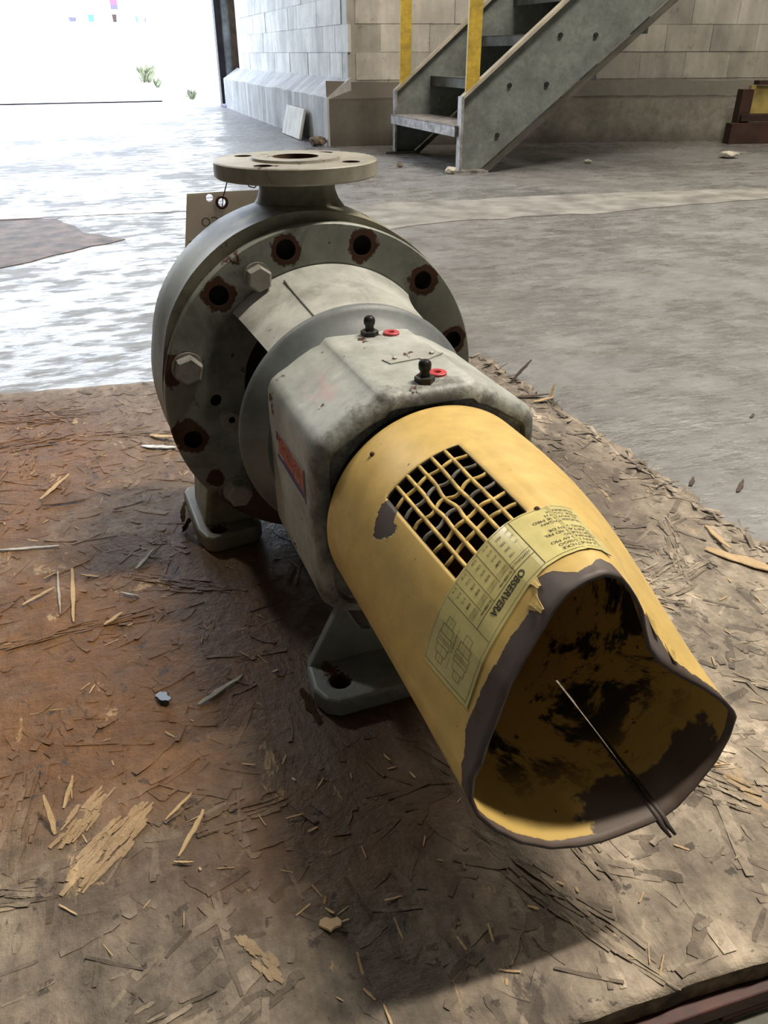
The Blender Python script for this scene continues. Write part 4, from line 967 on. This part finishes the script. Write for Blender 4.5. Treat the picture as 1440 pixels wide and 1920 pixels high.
# pale panel leaning on the side wall, rubble beside it
M['leanm'] = wall_paint('pale_weathered_panel', (.66, .65, .58), (.35, .33, .28), .6)
bm = bmesh.new(); T = frame(SB + SD*.50 + SN*.09, SD, SN) @ Matrix.Rotation(R(-14), 4, 'X'); add_box(bm, 0, .58, 0, .02, .004, .205, T)
tag(bevel(bm_obj('leaning_panel', bm, M['leanm']), .004), 'small pale weathered panel leaning on the side wall near the corner', 'panel')
random.seed(9)
def rock(name, label, x, y, r, m, cat, flat=.5, group=None, z=0.):
    bm = bmesh.new(); bmesh.ops.create_icosphere(bm, subdivisions=2, radius=r)
    for v in bm.verts: v.co *= 1+.45*mnoise.noise(v.co/r*1.4+Vector((x*7, y*5, 2)))
    for v in bm.verts: v.co.z *= flat
    lo = min(v.co.z for v in bm.verts)
    for v in bm.verts: v.co.z -= lo
    o = bm_obj(name, bm, m); o.location = (x, y, z); return tag(o, label, cat, group)
M['rubble'] = plain('brown_rubble', (.16, .12, .09), .9, 0, .4, 30, .5); M['paper'] = plain('crumpled_pale_paper', (.55, .52, .42), .8, 0, .2, 20)
rock('rubble_piece', 'brown rubble lump at the foot of the wall corner beside the leaning panel', 1.43, 4.80, .055, M['rubble'], 'rubble', .6)
rock('rubble_piece', 'small rubble bit on the floor just left of the stair foot', 1.52, 3.55, .020, M['rubble'], 'rubble', .5)
rock('paper_scrap', 'crumpled pale paper scrap on the floor in front of the red skid', 3.479, 3.232, .055, M['paper'], 'scrap', .35)
rock('paper_scrap', 'tiny pale scrap on the dark floor between stair and red skid', 2.569, 3.322, .022, M['paper'], 'scrap', .4)
rock('paper_scrap', 'pale scrap behind the stair foot under the stringer', 2.325, 3.885, .032, M['paper'], 'scrap', .5)
rock('paper_scrap', 'white flake on the floor at the front of the stair foot plate', 1.66, 3.20, .030, M['paper'], 'scrap', .6)
splinter('wood_splinter', 'dark splinter on the grey floor right of the board, nearer the picture edge', (.590,.030), (.620,.008), .007, 0, .003, M['darkwood'], z=.001)
splinter('wood_splinter', 'dark splinter on the grey floor right of the board, nearer the board', (.540,-.010), (.560,-.026), .007, 0, .002, M['darkwood'], z=.001)
splinter('wood_splinter', 'small dark fleck on the grey floor far right of the board', (.800,-.170), (.815,-.180), .006, 0, .001, M['darkwood'], z=.001)
# things in the yard, washed out by daylight
M['teal'] = plain('teal_plastic', (.05, .45, .46), .5); M['sign'] = plain('magenta_sign', (.16, .05, .085), .5); M['signb'] = plain('violet_sign_band', (.075, .06, .12), .5); M['crate'] = plain('dark_grey_crate', (.09, .08, .12), .7); M['weed'] = plain('dusty_green_leaves', (.30, .32, .22), .8); M['dock'] = plain('white_dock_face', (.8, .8, .78), .9)
bm = bmesh.new(); add_box(bm, -16, 14, 33.5, 43.9, 0, 1.5); tag(bm_obj('loading_dock', bm, M['dock']), 'low white loading dock across the bright yard', 'dock')
def yardbox(name, label, cat, x, y, w, h, m, z=1.5, cone=.8):
    bm = bmesh.new(); a = w/2; b_ = a*cone; v = [bm.verts.new(q) for q in ((-b_,-b_,0),(b_,-b_,0),(b_,b_,0),(-b_,b_,0),(-a,-a,h*.9),(a,-a,h*.9),(a,a,h*.9),(-a,a,h*.9),(-a*1.08,-a*1.08,h*.9),(a*1.08,-a*1.08,h*.9),(a*1.08,a*1.08,h*.9),(-a*1.08,a*1.08,h*.9),(-a*1.08,-a*1.08,h),(a*1.08,-a*1.08,h),(a*1.08,a*1.08,h),(-a*1.08,a*1.08,h))]
    bm.faces.new(v[3::-1]); bm.faces.new(v[12:16])
    for r in (0, 4, 8):
        for k in range(4): bm.faces.new((v[r+k], v[r+(k+1)%4], v[r+4+(k+1)%4], v[r+4+k]))
    o = bm_obj(name, bm, m); o.location = (x, y, z); return tag(o, label, cat)
yardbox('plastic_bin', 'teal bin on the far loading dock, left one', 'bin', 2.0, 36, .22, .30, M['teal']); yardbox('plastic_bin', 'teal bin on the far loading dock, right one', 'bin', 3.75, 36, .25, .26, M['teal'])
yardbox('crate', 'dark crate at the front edge of the far dock, left of the bins', 'crate', 1.25, 34.2, .26, .16, M['crate']); yardbox('crate', 'small dark crate on the far dock nearest the white outside wall', 'crate', 3.8, 34.1, .20, .14, M['crate']); yardbox('crate', 'reddish crate between the two teal bins on the far dock', 'crate', 2.9, 36.5, .16, .34, M['skid'])
bm = bmesh.new(); add_box(bm, 3.42, 3.74, 43.93, 43.99, 2.48, 2.70); add_box(bm, 3.42, 3.74, 43.93, 43.99, 2.30, 2.48, mi=1); tag(bm_obj('wall_sign', bm, [M['sign'], M['signb']]), 'magenta sign with a violet lower band on the far yard wall', 'sign')
def weed(label, x, y, h, n):
    r = random.Random(int(x*100)); V, Fc = [], []
    for k in range(n):
        a = r.uniform(0, 6.28); l = h*r.uniform(.5, 1.1); w = l*.16; tl = r.uniform(.2, .9); d = Vector((math.cos(a)*tl, math.sin(a)*tl, 1)).normalized(); sd_ = d.cross(Vector((0,0,1))).normalized(); b0 = len(V); p0 = Vector((r.uniform(-.12,.12)*h*2, r.uniform(-.12,.12)*h*2, 0))
        V += [p0, p0+d*l*.5+sd_*w, p0+d*l, p0+d*l*.5-sd_*w+Vector((0,0,.004))]; Fc += [(b0, b0+1, b0+2), (b0, b0+2, b0+3)]
    return tag(mesh('weed', V, Fc, M['weed'], loc=(x, y, 0)), label, 'weed')
weed('taller green weed at the foot of the white outside wall near its far end', 1.85, 18.6, .40, 60); weed('low green weed at the foot of the white outside wall', 1.72, 15.6, .20, 40); weed('yellowish weed by the door jamb outside', 1.62, 11.2, .15, 30)
bpy.context.view_layer.update()
